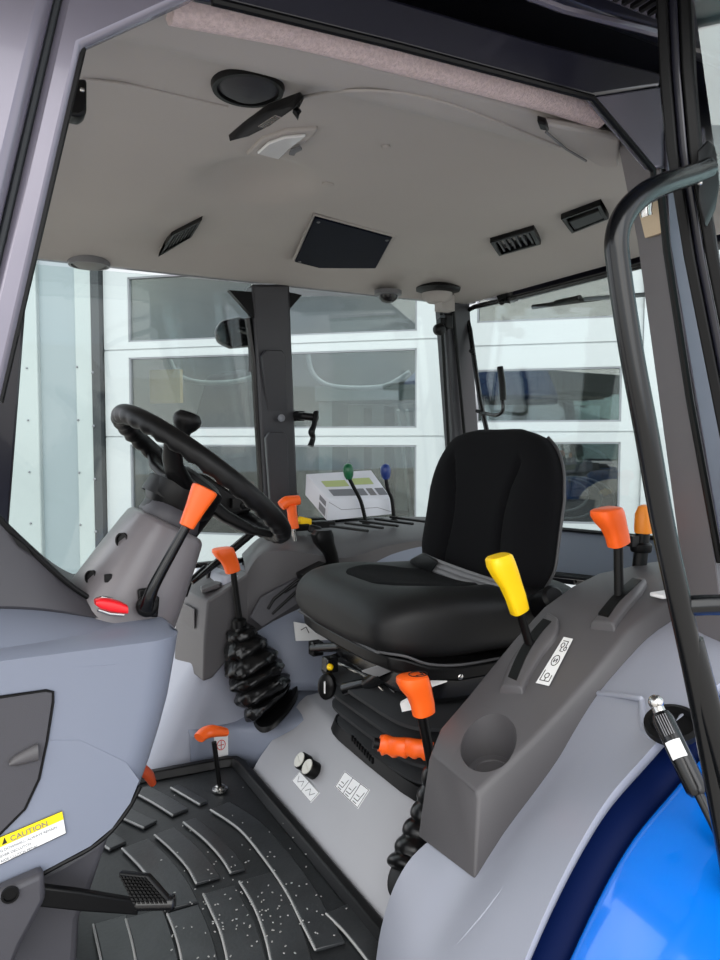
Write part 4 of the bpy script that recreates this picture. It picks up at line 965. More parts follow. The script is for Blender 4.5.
# bezels and slots
def bezel(ptsN, ptsF, h, slotpts):
    n_ = [Pcon(*p) for p in ptsN]; f_ = [Pcon(*p) for p in ptsF]
    n_ = smooth_path(n_, [0]*len(n_), 4)[0]; f_ = smooth_path(f_, [0]*len(f_), 4)[0]
    mb = MB(); U = Vector((0, 0, h)); mb.loft([[a-U*.6, a+U*.7+(b-a)*.08, a+U+(b-a)*.2, b+U+(a-b)*.2, b+U*.7+(a-b)*.08, b-U*.6] for a, b in zip(n_, f_)])
    bz = part('slot_bezel', mb, M_cons, nc, bevel=.003)
    sp = [Pcon(*p)+U*1.02 for p in slotpts]; sp = smooth_path(sp, [0]*len(sp), 4)[0]
    mb = MB(); w_ = Vector((0, .011, 0)); mb.loft([[a-w_-U*.3, a-w_+Vector((0, 0, .001)), a+w_+Vector((0, 0, .001)), a+w_-U*.3] for a in sp]); part('slot_gasket', mb, M_rubber, bz)
bezel([(524, 696), (534, 676), (546, 656), (558, 640), (560, 628)], [(498, 694), (508, 668), (522, 648), (538, 628), (546, 619)], .016, [(512, 688), (522, 664), (535, 643), (547, 629)])
bezel([(616, 632), (628, 614), (640, 600), (648, 588)], [(588, 630), (604, 612), (620, 596), (634, 584)], .016, [(603, 624), (614, 610), (626, 598), (637, 588)])
# decal with symbols
q = [Pcon(564, 640), Pcon(573, 642), Pcon(549, 689), Pcon(536, 686)]
q = [p+Vector((0, 0, .005)) for p in q]; n = Vector((q[1]-q[0]).cross(q[3]-q[0])).normalized(); n = n if n.z > 0 else -n
mb = MB(); mb.prism(q, n*.001); dc = part('decal', mb, M_white, nc)
def dm(a, b): return q[0].lerp(q[1], a).lerp(q[3].lerp(q[2], a), b)+n*.001
mb = MB()
def dst(pl, wd=.0014):
    for (a, b), (c, e) in zip(pl, pl[1:]):
        p, r = dm(a, b), dm(c, e); t = r-p; s = n.cross(t.normalized())*wd/2; mb.prism([p-s, p+s, r+s, r-s], n*.0004)
circ = lambda cx, cy, rx, ry: [(cx+rx*math.cos(k*math.pi/6), cy+ry*math.sin(k*math.pi/6)) for k in range(13)]
dst(circ(.5, .5, .3, .11)); dst([(.38, .46), (.38, .54), (.62, .46), (.62, .54)]); dst([(.15, .72), (.15, .93), (.85, .93), (.85, .80)]); dst(circ(.5, .82, .16, .05)); dst([(.5, .87), (.5, .93)])
dst(circ(.4, .17, .16, .05)); dst([(.4, .22), (.4, .3), (.7, .3)]); dst([(.2, .08), (.75, .08), (.75, .2), (.9, .2)]); dst(circ(.78, .24, .12, .035))
part('printing', mb, M_ink, dc)
mb = MB(); p = Pcon(664, 598); mb.box(p+Vector((0, 0, .006)), (.04, .03, .008)); part('white_pad', mb, M_white, nc, bevel=.003)

fp = thing('near_fender_panel', 'large smooth light grey inner fender panel below the console', 'fender panel', (.7, .8, .0))
I_ = [(.55, 1.00, -.06), (.572, 1.00, .095), (.612, .985, .25), (.70, .97, .315), (.80, .97, .40), (.92, .97, .50), (1.06, .97, .55), (1.4, .97, .56)]
O_ = [(.36, .62, -.10), (.455, .62, .12), (.556, .62, .315), (.65, .62, .437), (.736, .62, .498), (.868, .62, .566), (1.08, .62, .61), (1.4, .62, .63)]
def hface(x):
    t = [(.60, .13), (.66, .125), (.72, .085), (.80, .05), (.9, .03), (1.5, .02)]
    for (a, b), (c, d) in zip(t, t[1:]):
        if x <= c: return b+(d-b)*(x-a)/(c-a)
    return .02
rows = []
for (a, b) in zip(I_, O_):
    a, b = Vector(a), Vector(b); m = a.lerp(b, .42)
    if a.z > .2: m.z = max(cz(m.x)-hface(m.x), b.z-.13); a.z -= .05
    rows.append([a, a.lerp(m, .5), m, m.lerp(b, .5)+Vector((0, 0, .006)), b])
g_ = patch(rows, 7)
def rayd(p): v = MC.transposed() @ (p-CAM); return 360+F_PX*v.x/-v.z, 480-F_PX*v.y/-v.z
for r in g_:
    for p in r:
        qx, qy = p.x, p.y
mb = MB(); mb.grid([[r[0]+Vector((.03, .004, -.02))]+r+[r[-1]+Vector((.002, -.001, -.006)), r[-1]+Vector((.010, .008, -.03))] for r in g_]); part('panel', mb, M_panel2, fp, solid=.006)
# front return face towards the floor
mb = MB(); mb.grid([[r[0], r[0]+Vector((.10, .03, -.04)), r[0]+Vector((.10, .03, -.15))] for r in g_[:22]]); part('return_flange', mb, M_panel2, fp)
# dark port with cap
def surf(px, py):
    best = min((p for r in g_ for p in r), key=lambda p: (rayd(p)[0]-px)**2+(rayd(p)[1]-py)**2)
    return P(px, py, d=(best-CAM).dot(MC @ Vector((0, 0, -1))))
rp_ = [surf(a, b) for a, b in ((570, 702), (577, 693), (600, 693), (636, 697), (642, 702), (643, 724), (650, 735), (664, 740), (676, 738))]
mb = MB(); mb.tube([q+Vector((0, 0, -.001)) for q in rp_], .0045, n=10, sm=5); part('moulded_ridge', mb, M_panel2, fp)
mb = MB(); q2 = [surf(a, b) for a, b in ((445, 958), (490, 905), (530, 850))]; mb.tube([q-Vector((0, 0, .0024)) for q in q2], .0028, n=8, sm=5); part('moulded_crease', mb, M_panel2, fp)
mb = MB(); mb.lathe(surf(674, 730)+Vector((-.004, -.001, .008)), Vector((-.35, -.15, .9)), [(.035, -.004), (.035, .004), (.028, .006), (.026, -.003), (.001, -.003)], 32); part('rubber_grommet', mb, M_rubber, fp)
# blue outer fender with a navy band
bf = thing('outer_fender', 'glossy bright blue rear fender curving down at the lower right', 'fender', (.6, .4, -.2))
pro = [(.20, -.40), (.34, -.10), (.44, .11), (.556, .303), (.65, .425), (.736, .486), (.868, .554), (1.08, .60), (1.4, .62)]
def off(y, dz, dx=0, s=1): return [Vector((x+dx+.0, y, z+dz)) for x, z in pro]
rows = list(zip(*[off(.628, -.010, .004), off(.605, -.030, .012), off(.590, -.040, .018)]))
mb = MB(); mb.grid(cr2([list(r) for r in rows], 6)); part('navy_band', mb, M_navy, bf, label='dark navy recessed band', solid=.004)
rows = list(zip(*[off(.592, -.046, .020), off(.588, -.030, .010), off(.575, -.022, .004), off(.50, -.030, .0), off(.38, -.06, .004), off(.26, -.11, .02), off(.20, -.17, .05)]))
mb = MB(); mb.grid([cr1(r, 4) for r in cr2([list(r) for r in rows], 6)]); part('blue_shell', mb, M_blue, bf, solid=.004)

# ---- levers on the near console
def lever(name, label, knob, top, bot, m, h, wd, dp, kbase, r=.0085, yk=None, flat=False):
    b = Pcon(*bot); t = thing(name, label, 'lever', b)
    k0 = P(*kbase, y=yk if yk else b.y); k1 = P(*top, y=yk if yk else b.y)
    mb = MB(); mb.tube([b-Vector((0, 0, .03)), b, k0+(k1-k0)*.1], r, n=12, ry=(.5 if flat else 1)); part('shaft', mb, M_black, t)
    mb = MB(); knob_pistol(mb, k0, k1-k0, FWD, (k1-k0).length, wd, dp); part('knob', mb, m, t); return t
lever('yellow_lever', 'flat black lever with faceted yellow knob in the nearer console slot', None, (503, 553), (531, 650), M_yellow, 0, .050, .036, (520, 612), r=.011, flat=True)
lever('orange_console_lever', 'black lever with bright orange knob in the rear console slot', None, (611, 506), (619, 603), M_orange, 0, .056, .045, (619, 545), r=.0085)
al = thing('amber_lever', 'thick black lever with clamp and amber cap partly behind the grab bar', 'lever', P(640, 575, y=1.05))
mb = MB(); mb.tube([P(638, 580, y=1.05), P(643, 532, y=1.05)], .0145, n=16); part('tube', mb, M_black, al)
mb = MB(); mb.lathe(P(641, 548, y=1.05), (0, 0, 1), [(.02, -.008), (.022, -.004), (.022, .008), (.017, .012)], 20); mb.box(P(633, 541, y=1.05), (.02, .015, .022)); part('clamp', mb, M_rubber, al)
mb = MB(); mb.lathe(P(643.5, 533, y=1.05), (0, 0, 1), [(.018, 0), (.019, .01), (.018, .04), (.012, .056), (.003, .06)], 24); part('cap', mb, M_orange2, al)
# floor shift lever between seat box and console
Yq = 1.10
fl = thing('range_lever', 'black shift lever with orange knob rising from a ribbed boot by the console', 'lever', P(398, 885, y=1.07))
mb = MB(); knob_pistol(mb, P(424, 714, y=Yq), P(418, 673, y=Yq)-P(424, 714, y=Yq), FWD, (P(418, 673, y=Yq)-P(424, 714, y=Yq)).length, .061, .050, p=2.5); kk = part('knob', mb, M_orange, fl)
top = P(416, 674, y=Yq)
mb = MB(); a = P(418, 677, y=Yq)+Vector((0, 0, .0035))
mb.tube([a+Vector((.018*math.cos(t), .014*math.sin(t), .002)) for t in [i*math.pi/10 for i in range(20)]], .0012, n=5, close=True); mb.tube([a+Vector((-.008, -.006, .002)), a+Vector((.008, -.006, .002)), a+Vector((.008, .006, .002))], .0012, n=5); part('shift_pattern', mb, M_ink, kk)
mb = MB(); mb.tube([P(421, 712, y=Yq), P(428, 745, y=Yq), P(433, 775, y=Yq)], .0095, n=14); part('shaft', mb, M_black, fl)
mb = MB(); secs = []
q_ = [P(435, 768, y=Yq), P(433, 790, y=Yq), P(428, 812, y=1.095), P(421, 834, y=1.09), P(414, 856, y=1.08), P(408, 874, y=1.07)]
q_ = smooth_path(q_, [0]*6, 10)[0]
for i, c in enumerate(q_):
    f = i/(len(q_)-1); r = (.020+.022*f)*(.84+.24*abs(math.sin(f*math.pi*6))**.6); t = (q_[min(i+1, len(q_)-1)]-q_[max(i-1, 0)]).normalized(); u = Vector((1, 0, 0)); u = (u-t*u.dot(t)).normalized(); secs.append(ring(c, u, t.cross(u), r, r, 28, 2.1))
mb.loft(secs); part('boot', mb, M_bellow, fl)
mb = MB(); mb.lathe(P(404, 878, y=1.075), (-.8, 0, .6), [(.038, -.006), (.038, .004), (.03, .008)], 28); part('boot_flange', mb, M_rubber, fl)
# ribbed orange grip
hb = thing('ribbed_grip_lever', 'horizontal orange finger grip lever in front of the seat bellows', 'lever', P(400, 748, y=1.19))
gp = [P(379, 744, y=1.24), P(384, 745, y=1.235), P(392, 747, y=1.22), P(400, 748, y=1.20), P(408, 748, y=1.19), P(416, 749, y=1.17), P(424, 750, y=1.16), P(432, 752, y=1.15)]
mb = MB(); gq, gr = smooth_path(gp, [.018, .0225, .021, .0215, .021, .0205, .021, .0195], 6); gr = [r*.94 for r in gr]
secs = []
for i, c in enumerate(gq):
    t = (gq[min(i+1, len(gq)-1)]-gq[max(i-1, 0)]).normalized(); u = Vector((0, 0, 1)); u = (u-t*u.dot(t)).normalized(); v = t.cross(u); r = gr[i]; sc_ = .0055*(.5+.5*math.sin(i*.80))
    secs.append([q+u*sc_*max(0, -(q-c).dot(u)/r) for q in ring(c, u, v, r, r*.8, 24, 2.4)])
mb.loft(secs); part('grip', mb, M_orange, hb)
mb = MB(); d = (gq[0]-gq[3]).normalized(); mb.tube([gq[0]-d*.004, gq[0]+d*.012], .011, n=16); part('tip', mb, M_rubber, hb)
mb = MB(); mb.tube([gq[-1], P(446, 756, y=1.14)], .007, n=10); part('shaft', mb, M_black, hb)

# ------------------------------------------------------------------ dash pod below the steering column
YP = 1.15
dp = thing('dash_pod', 'large blue grey moulded dash pedestal at the left of the cab', 'dashboard', (.05, 1.38, .25))
def podsec(z, xr, yn, r=.055, xl=-.45):
    o = [(xl, 1.62, z), (xl, yn, z)]
    for k in range(7):
        f = k/7; o.append((xl+(xr-r-xl)*f, yn, z))
    for k in range(9):
        a = math.pi/2*k/8; o.append((xr-r+r*math.sin(a), yn+r-r*math.cos(a), z))
    for k in range(9):
        a = math.pi/2*k/8; o.append((xr-r+r*math.cos(a), 1.62-r+r*math.sin(a), z))
    return o
def zof(px, py, y=YP): return P(px, py, y=y).z
def xof(px, y=YP): return P(px, 600, y=y).x
# columns in the x-z profile of the rear silhouette
prof_ = [(176, 629), (173, 650), (166, 690), (158, 720), (148, 752), (132, 795), (112, 830)]
sec = []
for px, py in prof_:
    p = P(px, py, y=YP+.06); sec.append((p.z, p.x, YP))
mb = MB(); secs = [podsec(z, x, y) for z, x, y in sec]
secs.insert(0, [(x-.012*(1 if x > 0 else 0), y+.02*(1 if y < 1.2 else -1), z+.010) for x, y, z in secs[0]])
low = podsec(P(112, 830, y=YP).z, P(112, 830, y=YP).x, YP)
# slanted underside
zl = lambda x: zof(0, 893)+(x-xof(0))*(zof(112, 830)-zof(0, 893))/(xof(112)-xof(0))
secs = secs[:-1]
last = secs[-1]
for f in (.35, .7, 1):
    secs.append([(x-(.10*f if x > .0 else 0), y+.004*f, z+(min(z, zl(x-.10*f)+.012)-z)*f) for x, y, z in last])
mb.loft(secs); part('pod_body', mb, M_panel, dp, bevel=.006)
# shoulder: the top surface leaning in up to the dark cap
cr_ = [P(-80, 676, y=YP), P(0, 669, y=YP), P(60, 664, y=YP), P(125, 659, y=YP), P(150, 651, y=YP+.005), P(165, 641, y=YP+.03), P(172, 632, y=YP+.07)]
tp_ = [P(-80, 607, y=1.27), P(0, 608, y=1.27), P(50, 611, y=1.27), P(110, 620, y=1.27), P(132, 626, y=1.27), P(147, 626, y=1.27), P(158, 624, y=1.27)]
mb = MB(); mb.grid(cr2([[a+Vector((0, .012, -.05)), a+Vector((0, 0, -.006)), a+Vector((0, .006, .003)), a.lerp(b, .5)+Vector((0, 0, .006)), b, b+Vector((0, .35, .0))] for a, b in zip(cr_, tp_)], 5)); part('shoulder', mb, M_panel, dp, solid=.006)
# dark cap rising to the windscreen base
y1, y2 = 1.265, 1.30
lo_ = [P(-80, 606, y=y1), P(0, 606, y=y1), P(50, 609, y=y1), P(100, 618, y=y1), P(130, 624, y=y1), P(158, 622, y=y1)]
hi_ = [P(-80, 430, y=y2), P(0, 520, y=y2), P(30, 550, y=y2), P(75, 590, y=y2), P(110, 608, y=y2), P(150, 616, y=y2)]
mb = MB(); mb.grid(cr2([[a+Vector((0, .008, -.012)), a, a.lerp(b, .5), b, b+Vector((-.01, .12, 0)), b+Vector((-.01, .33, 0))] for a, b in zip(lo_, hi_)], 5)); part('cap', mb, M_cons2, dp, label='charcoal cap piece over the dash', solid=.005)
mb = MB(); mb.tube([p+Vector((0, -.004, .002)) for p in hi_], .005, n=8, sm=5); part('cap_seal', mb, M_black, dp)
mb = MB(); mb.prism([P(18, 546, y=1.29), P(33, 556, y=1.29), P(26, 546, y=1.29), P(10, 534, y=1.29)], (0, .01, 0)); part('seal_clip', mb, M_black, dp)
# side access cover with tab
mb = MB(); mb.prism([P(-60, 706, y=YP), P(0, 698, y=YP), P(45, 691, y=YP), P(52, 692, y=YP), P(52, 700, y=YP), P(46, 740, y=YP), P(38, 778, y=YP), P(24, 808, y=YP), P(0, 832, y=YP), P(-60, 870, y=YP)], (0, -.003, 0)); ac = part('access_cover', mb, M_cons2, dp, label='charcoal access cover', bevel=.001)
mb = MB(); mb.tube([P(a, b, y=YP-.002) for a, b in ((-60, 705), (0, 697), (46, 690.5), (53, 692), (53, 702), (47, 741), (39, 779), (25, 809), (0, 834), (-60, 872))], .0022, n=6, sm=0); part('cover_seam', mb, M_black, dp)
mb = MB(); mb.loft([ring(P(a, b, y=YP-.006), (0, 0, 1), (0, 1, 0), h/1.0, .008, 16) for a, b, h in ((9, 763, .002), (14, 761, .007), (22, 758, .0095), (32, 754, .012), (38, 752, .013))]); part('pull_tab', mb, M_cons, ac)
# lower trim line
mb = MB(); mb.tube([P(a, b, y=YP+.006) for a, b in ((-60, 916), (0, 893), (30, 880), (62, 863), (90, 848), (112, 830), (130, 806), (140, 786))], .004, n=8, sm=4); part('lower_trim', mb, M_black, dp)
mb = MB(); mb.prism([P(-60, 740, y=YP), P(80, 740, y=YP), P(126, 762, y=YP), P(139, 780, y=YP), P(130, 803, y=YP), P(112, 828, y=YP), P(90, 846, y=YP), P(62, 861, y=YP), P(30, 878, y=YP), P(0, 891, y=YP), P(-60, 914, y=YP)], (0, .03, 0)); mb.bm.transform(Matrix.Translation((0, -.0008, 0))); part('pod_skirt', mb, M_panel, dp)
# caution label
q = [P(-14, 843, y=YP-.003), P(62, 811, y=YP-.003), P(66, 833, y=YP-.003), P(-14, 871, y=YP-.003)]
n = Vector((0, -1, 0))
mb = MB(); mb.prism(q, (0, -.001, 0)); lb = part('caution_label', mb, M_white, dp)
mb = MB(); m1 = lambda a, b: q[0].lerp(q[1], a).lerp(q[3].lerp(q[2], a), b)
mb.prism([m1(0, 0), m1(1, 0), m1(1, .36), m1(0, .36)], (0, -.0015, 0)); part('yellow_band', mb, M_ylabel, lb)
mb = MB(); mb.tube([m1(a, b)+Vector((0, -.001, 0)) for a, b in ((0, 0), (1, 0), (1, 1), (0, 1))], .0006, n=5, close=True)
tr_ = [m1(.20, .30), m1(.265, .30), m1(.232, .06)]; mb.prism([p+Vector((0, -.0014, 0)) for p in tr_], (0, -.0006, 0)); part('warning_triangle', mb, M_ink, lb)
uu = q[1]-q[0]; vv = Vector((0, 0, 1))
text('CAUTION', .0115, m1(.31, .31)+Vector((0, -.002, 0)), uu, vv, M_inkg, lb)
for i, s_ in enumerate(('DURING DOWNHILL, ALWAYS REMAIN', 'AND NEVER DECLUTCH.', 'NEVER RIDE CLUTCH PEDAL.')):
    text(s_, .0054, m1(.02, .55+.19*i)+Vector((0, -.0012, 0)), uu, vv, M_inkg, lb)
# lower column below the pod
mb = MB(); mb.prism([P(-80, 930, y=1.19), P(0, 893, y=1.19), P(62, 862, y=1.19), P(112, 832, y=1.19), P(92, 890, y=1.19), P(80, 920, y=1.19), P(76, 990, y=1.19), P(-80, 1000, y=1.19)], (0, .38, 0)); part('lower_column', mb, M_cons2, dp, bevel=.012, seg=3)
mb = MB(); mb.prism([P(-60, 915, y=1.118), P(0, 892, y=1.118), P(44, 873, y=1.118), P(46, 900, y=1.118), P(22, 945, y=1.118), P(4, 990, y=1.118), P(-60, 990, y=1.118)], (0, .03, 0)); part('pedal_gusset', mb, M_cons2, dp, bevel=.008)
mb = MB(); mb.lathe(P(10, 894, y=1.117), (0, -1, 0), [(.012, 0), (.012, .004), (.009, .004), (.009, .001), (.001, .001)], 24, sx=1.0); part('pivot_cap', mb, M_black, dp)
# clutch pedal
cp = thing('clutch_pedal', 'black ribbed foot pedal on a flat arm below the caution label', 'pedal', P(110, 915, y=1.13))
mb = MB(); mb.prism([P(40, 887, y=1.13), P(80, 892, y=1.13), P(140, 902, y=1.13), P(138, 916, y=1.13), P(80, 912, y=1.13), P(34, 907, y=1.13)], (0, .015, 0)); part('arm', mb, M_black, cp, bevel=.003)
pa, pb, pcx, pdx = P(118, 874, y=1.12), P(150, 877, y=1.16), P(173, 908, y=1.12), P(140, 912, y=1.08)
pa, pb, pcx, pdx = P(117, 873, z=.315), P(147, 876, z=.315), P(173, 905, z=.275), P(133, 906, z=.275)
nn = (pb-pa).cross(pdx-pa).normalized(); nn = nn if nn.z > 0 else -nn
mb = MB(); mb.prism([pa, pb, pcx, pdx], -nn*.012); pl = part('pad', mb, M_rubber, cp, bevel=.003)
mb = MB()
for i in range(8):
    for j in range(8):
        f = lambda a, b: pa.lerp(pb, a).lerp(pdx.lerp(pcx, a), b)
        a0, b0 = .06+i*.113, .06+j*.113; mb.prism([f(a0, b0), f(a0+.07, b0), f(a0+.07, b0+.07), f(a0, b0+.07)], nn*.0025)
part('tread', mb, M_rubber, pl)
mb = MB(); e0 = pdx.lerp(pcx, -.05); mb.tube([pdx-nn*.008, pcx-nn*.008], .010, n=12); part('pad_lip', mb, M_blacksh, cp, bevel=.003)

# ------------------------------------------------------------------ steering column and wheel
WC = Vector((.388, 1.385, .828)); TA = R(39)
wn = Vector((math.sin(TA), 0, math.cos(TA))); wu_ = Vector((math.cos(TA), 0, -math.sin(TA))); wv = Vector((0, 1, 0)); RW = .191
co = thing('steering_column', 'dark grey tapered steering column shroud with screw holes', 'steering column', (.22, 1.385, .58))
c0 = P(118, 612, y=1.385); c1 = P(168, 520, y=1.385); ca = (c1-c0).normalized()
cu = Vector((0, 1, 0)); cv = ca.cross(cu).normalized()
mb = MB(); L_ = (c1-c0).length
mb.loft([[q for q in ring(c0+ca*L_*t, cu, cv, a, b, 40, p)] for t, a, b, p in ((-.25, .13, .105, 3), (0, .128, .098, 3), (.45, .112, .085, 3.2), (.80, .098, .074, 3.4), (.93, .094, .069, 3.4), (.97, .086, .062, 3.4))])
sh = part('shroud', mb, mat('column_grey', (108, 104, 107), .32, bump=.08, bscale=500), co, bevel=.003)
def side_pt(px, py):  # nearest point on shroud surface along the ray, searched
    v = ray(px, py); best = None
    for i in range(400):
        p = CAM+v*(1.0+i*.0015); t = (p-c0).dot(ca)/L_; q = p-c0-ca*(p-c0).dot(ca); a = .128-.034*max(0, t); b = .098-.029*max(0, t)
        if (abs(q.dot(cu))/a)**3.2+(abs(q.dot(cv))/b)**3.2 <= 1: return p
    return P(px, py, y=1.3)
for px, py, r in ((122, 540, .011), (91, 577, .010)):
    c = side_pt(px, py); e = Vector((-.55, -.8, .1)); mb = MB(); mb.lathe(c-e*.002, e, [(r, -.004), (r, .006), (r*.8, .006), (r*.75, .001), (.001, .001)], 20, sx=1.2); part('screw_hole', mb, M_black, sh)
c = side_pt(108, 578); mb = MB(); mb.box(c, (.012, .008, .014)); part('slot_hole', mb, M_black, sh, bevel=.001)
mb = MB(); mb.loft([ring(c0+ca*L_*t, cu, cv, a, a*.78, 36, 2.6) for t, a in ((.95, .070), (1.0, .073), (1.12, .068), (1.14, .064))]); part('collar', mb, M_cons2, co)
mb = MB(); hubb = WC-wn*.045
mb.loft([ring(p, cu, cv, a, b, 36, 2.5) for p, a, b in ((c0+ca*L_*1.10, .062, .056), (c0.lerp(c1, 1.20), .076, .066), (c0.lerp(c1, 1.34), .076, .068), (c0.lerp(c1, 1.32).lerp(hubb, .5)-wu_*.012, .066, .064), (hubb-wn*.03-wu_*.012, .066, .066), (hubb-wu_*.008, .066, .064))]); part('neck', mb, M_black, co)
# stalk on the far side
mb = MB(); mb.tube([P(139, 534, y=1.50), P(141, 516, y=1.52), P(142, 509, y=1.53)], [.010, .0135, .011], n=14, sm=4); part('stalk', mb, M_rubber, co)
# red hazard tab, dark socket
t = thing('red_tab', 'small shiny red tab at the foot of the steering column', 'tab', P(112, 610, y=1.25))
mb = MB(); mb.loft([ring(P(a, b, y=1.235), (0, 0, 1), (0, 1, 0), h, .012, 20, 3) for a, b, h in ((95, 602, .004), (100, 603, .009), (110, 605, .011), (120, 607, .010), (127, 609, .007))]); part('red_lens', mb, M_red, t)
mb = MB(); mb.tube([P(98, 610, y=1.232), P(110, 614, y=1.232), P(124, 615, y=1.232)], .003, n=8); mb.tube([P(96, 600, y=1.25), P(102, 598, y=1.25), P(112, 600, y=1.25)], .004, n=8); part('base_trim', mb, M_chrome, t)
# orange-topped lever on the near side of the column
sl = thing('shuttle_lever', 'long black column lever with tapered orange grip beside the steering wheel', 'lever', P(147, 610, y=1.23))
mb = MB(); mb.tube([P(146, 608, y=1.235), P(150, 596, y=1.225), P(157, 580, y=1.22), P(186, 527, y=1.215)], [.012, .011, .0095, .008], n=14, sm=4); part('rod', mb, M_tube, sl)
mb = MB(); mb.lathe(P(147, 606, y=1.25), (-.1, -1, .2), [(.019, 0), (.019, .012), (.012, .018)], 24); mb.prism([P(138, 590, y=1.255), P(148, 588, y=1.255), P(160, 598, y=1.255), P(158, 618, y=1.255), P(140, 616, y=1.255)], (0, .01, 0)); part('pivot_boot', mb, M_rubber, sl, bevel=.003)
kb_, kt_ = P(186, 527, y=1.215), P(205, 489, y=1.215); ka_ = (kt_-kb_).normalized(); s1 = Vector((0, 1, 0)); s1 = (s1-ka_*s1.dot(ka_)).normalized(); s2 = ka_.cross(s1); Lk = (kt_-kb_).length
mb = MB(); mb.loft([ring(kb_+ka_*Lk*t, s2, s1, a, b, 28, 2.8) for t, a, b in ((0, .008, .008), (.02, .0125, .012), (.5, .017, .0145), (.92, .0225, .017), (1.0, .0225, .017), (1.03, .019, .014), (1.01, .010, .007))]); part('grip', mb, M_orange, sl)
# wheel
sw = thing('steering_wheel', 'black steering wheel with finger grips and a spinner knob', 'steering wheel', WC)
NR = 120; secs = []
for i in range(NR):
    a = 2*math.pi*i/NR; rd = wu_*math.cos(a)+wv*math.sin(a); c = WC+rd*RW
    rp = []
    for j in range(20):
        t = 2*math.pi*j/20; r = .0172; und = max(0, -math.sin(t))*.8+max(0, -math.cos(t))*.3
        r -= .0052*und*(.5+.5*math.cos(a*36))
        rp.append(c+rd*math.cos(t)*r+wn*math.sin(t)*r*1.12)
    secs.append(rp)
mb = MB(); mb.loft(secs, close=True); part('rim', mb, M_rubber, sw)
mb = MB(); mb.loft([ring(WC+wn*h, wu_, wv, a, a*.95, 32, 2.6) for h, a in ((-.13, .055), (-.10, .060), (-.06, .060), (-.03, .0585), (-.012, .054), (-.004, .040))]); hb_ = part('hub', mb, M_black, sw)
mb = MB()
for h in (-.042, -.050): mb.tube([q for q in ring(WC+wn*h, wu_, wv, .0603, .0575, 32, 2.6)], .0012, n=6, close=True)
part('hub_trim_ring', mb, M_pipe, hb_)
for a in (R(-8), R(112), R(232)):
    rd = wu_*math.cos(a)+wv*math.sin(a); sd_ = wn.cross(rd)
    mb = MB(); mb.loft([ring(WC+rd*r-wn*dz, sd_, wn, w_, t_, 20, 3) for r, dz, w_, t_ in ((.03, .035, .034, .016), (.08, .036, .030, .013), (.14, .026, .022, .010), (.175, .010, .018, .008), (.195, .0, .015, .008))]); part('spoke', mb, M_black, sw)
# spinner knob
a = R(150); rd = wu_*math.cos(a)+wv*math.sin(a)
kp = P(177, 450, y=1.48); kq = P(190, 412, y=1.48); kd = (kq-kp).normalized()
mb = MB(); mb.lathe(kp-kd*.004, kd, [(.020, 0), (.018, .012), (.014, .03), (.016, .045), (.024, .054), (.029, .064), (.029, .074), (.022, .084), (.006, .087)], 28); part('spinner_knob', mb, M_rubber, sw)
# instrument cluster edge behind wheel
ic = thing('instrument_panel', 'black instrument housing with clear window behind the steering wheel', 'instrument panel', P(225, 520, y=1.5))
mb = MB(); mb.prism([P(190, 470, y=1.47), P(208, 476, y=1.47), P(232, 492, y=1.47), P(250, 502, y=1.47), P(252, 512, y=1.47), P(232, 515, y=1.47), P(200, 500, y=1.47)], (0, .07, 0)); part('housing', mb, M_black, ic, bevel=.006)
mb = MB(); mb.prism([P(214, 482, y=1.49), P(224, 490, y=1.49), P(240, 498, y=1.49), P(222, 474, y=1.49)], (0, .004, 0)); part('window', mb, G_screen, ic)
mb = MB(); mb.box(P(238, 503, y=1.46), (.03, .02, .02)); mb.sphere(P(243, 505, y=1.455), .01); part('switch', mb, M_rubber, ic)

# ------------------------------------------------------------------ open door at the right: frame, glass, grab bar, strut
dr = thing('open_cab_door', 'open glazed cab door seen edge on at the right with black rubber seals', 'door', (.95, .66, -.2))
def band(pa, pb, w1, y0, y1, m, name, dep=.03, **k):
    mb = MB(); secs = []
    for (px, py), yv, wd in zip(pa, y0, w1): a = P(px, py, y=yv); b = P(px+wd, py, y=yv-.01); secs.append([a, b, b+Vector((dep, dep*.6, 0)), a+Vector((dep, dep*.6, 0))])
    mb.loft(secs); return part(name, mb, m, dr, **k)
ln = [(655, -20), (659, 70), (666, 150), (684, 260), (704, 360), (724, 460), (745, 560), (757, 610)]
ys = [.62]*8
band(ln, None, [11]*8, ys, ys, M_rubber, 'door_seal', bevel=.002)
band([(a+12, b) for a, b in ln], None, [9]*8, [.615]*8, None, M_frame, 'door_frame', bevel=.002)
band([(a+22, b) for a, b in ln], None, [13]*8, [.605]*8, None, M_black, 'glass_edge_seal', bevel=.003)
mb = MB(); a1, a2 = P(690, -30, y=.60), P(778, 610, y=.60); D_d = (P(800, -30, y=.52)-P(690, -30, y=.60)); D_d.z = 0; D_d = D_d.normalized()*.62; mb.prism([a1, a1+D_d, a2+D_d*.9, a2], (.004, .003, 0)); part('glass', mb, G_door, dr)
mb = MB(); mb.tube([a1, a1+D_d, a2+D_d*.9, a2], .014, n=12); part('outer_frame', mb, M_frame, dr)
gb = thing('grab_bar', 'thick black bent tube grab bar on the open door', 'grab bar', P(705, 760, y=.45))
mb = MB(); gpts = [P(704, 168, y=.570), P(690, 174, y=.560), P(660, 184, y=.535), P(640, 194, y=.525), P(622, 212, y=.52), P(613, 236, y=.517), P(615, 270, y=.515), P(627, 350, y=.508), P(642, 430, y=.50), P(658, 520, y=.495), P(675, 600, y=.488), P(688, 660, y=.482), P(704, 740, y=.475), P(724, 850, y=.465), P(740, 940, y=.46)]
gpts = [P(*(lambda q: (q[0]+4, q[1]))(rayd(p)), y=p.y) for p in gpts]
mb.tube(gpts, .0116, n=24, sm=6); part('tube', mb, M_tube, gb)
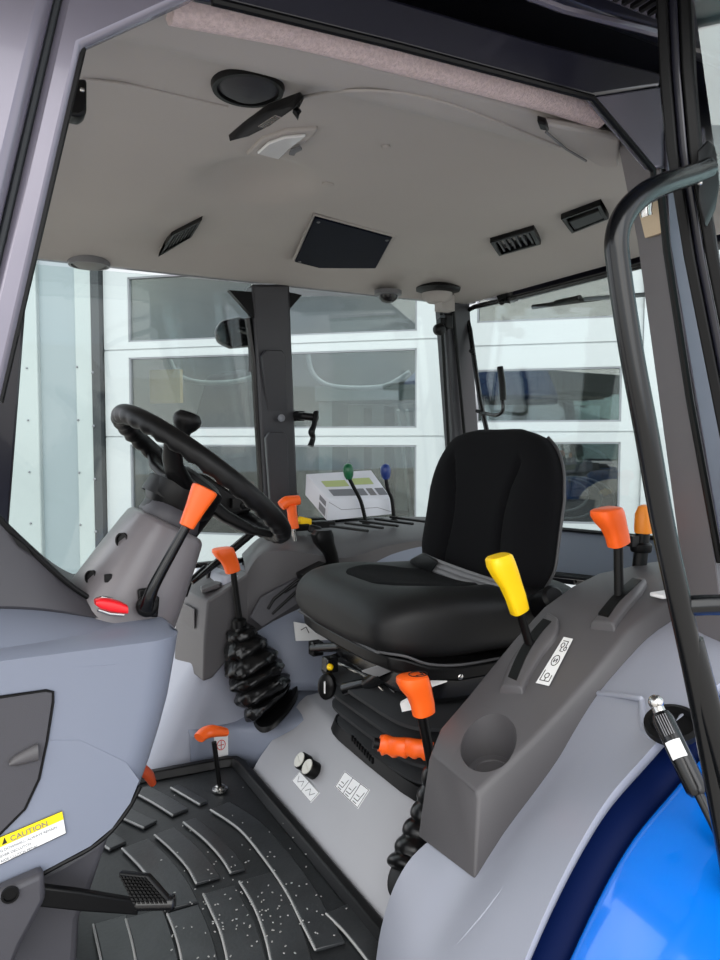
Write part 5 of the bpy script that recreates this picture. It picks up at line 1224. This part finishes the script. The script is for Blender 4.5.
mb = MB(); mb.tube([P(684, 606, y=.487), P(705, 605, y=.475), P(760, 604, y=.45)], .0105, n=18); mb.tube([P(690, 640, y=.485), P(712, 720, y=.470), P(735, 800, y=.455)], .013, n=18); part('cross_tube', mb, M_tube, gb)
mb = MB(); mb.prism([P(697, 150, y=.575), P(708, 138, y=.575), P(715, 145, y=.575), P(718, 180, y=.575), P(714, 205, y=.575), P(704, 225, y=.575), P(698, 200, y=.575)], (.02, .012, 0)); br_ = part('bracket', mb, M_black, gb, bevel=.004, seg=3)
for px, py in ((701, 170), (705, 176), (700, 183)): mb = MB(); mb.sphere(P(px, py, y=.562), .0028); part('screw', mb, M_chrome, br_)
gs = thing('gas_strut', 'black gas strut with silver ball end and white label', 'gas strut', P(715, 830, y=.5))
A1, A2, A3 = P(656, 704, y=.60), P(697, 790, y=.53), P(728, 852, y=.49)
sd2 = (A2-A1).normalized()
mb = MB(); mb.tube([A1+sd2*.012, A1+sd2*.02, A2, A2+sd2*.006], [.010, .0128, .0128, .009], n=22); cyl = part('cylinder', mb, M_blacksh, gs)
mb = MB(); mb.tube([A2, A3], .006, n=14); part('piston_rod', mb, M_blacksh, gs)
mb = MB(); mb.tube([A1-sd2*.002, A1+sd2*.016], .0075, n=14); mb.sphere(A1+Vector((0, 0, .002)), .0095); part('ball_end', mb, M_chrome, gs)
mb = MB(); e_ = (CAM-A1).normalized(); e_ = (e_-sd2*e_.dot(sd2)).normalized(); f_ = sd2.cross(e_); f_ = f_ if f_.dot(MC @ Vector((1, 0, 0))) > 0 else -f_
def cyl_patch(t0, t1, a0, a1, r):
    rows = [[A1.lerp(A2, t)+(e_*math.cos(a0+(a1-a0)*k/8)+f_*math.sin(a0+(a1-a0)*k/8))*r for k in range(9)] for t in (t0, t1)]; return rows
mb.grid(cyl_patch(.46, .66, -.9, .6, .0132)); part('white_label', mb, M_white, cyl)
mb = MB()
for i in range(5): mb.grid(cyl_patch(.16, .40, -.55+i*.22, -.47+i*.22, .0131))
part('fine_print', mb, M_inkg, cyl)
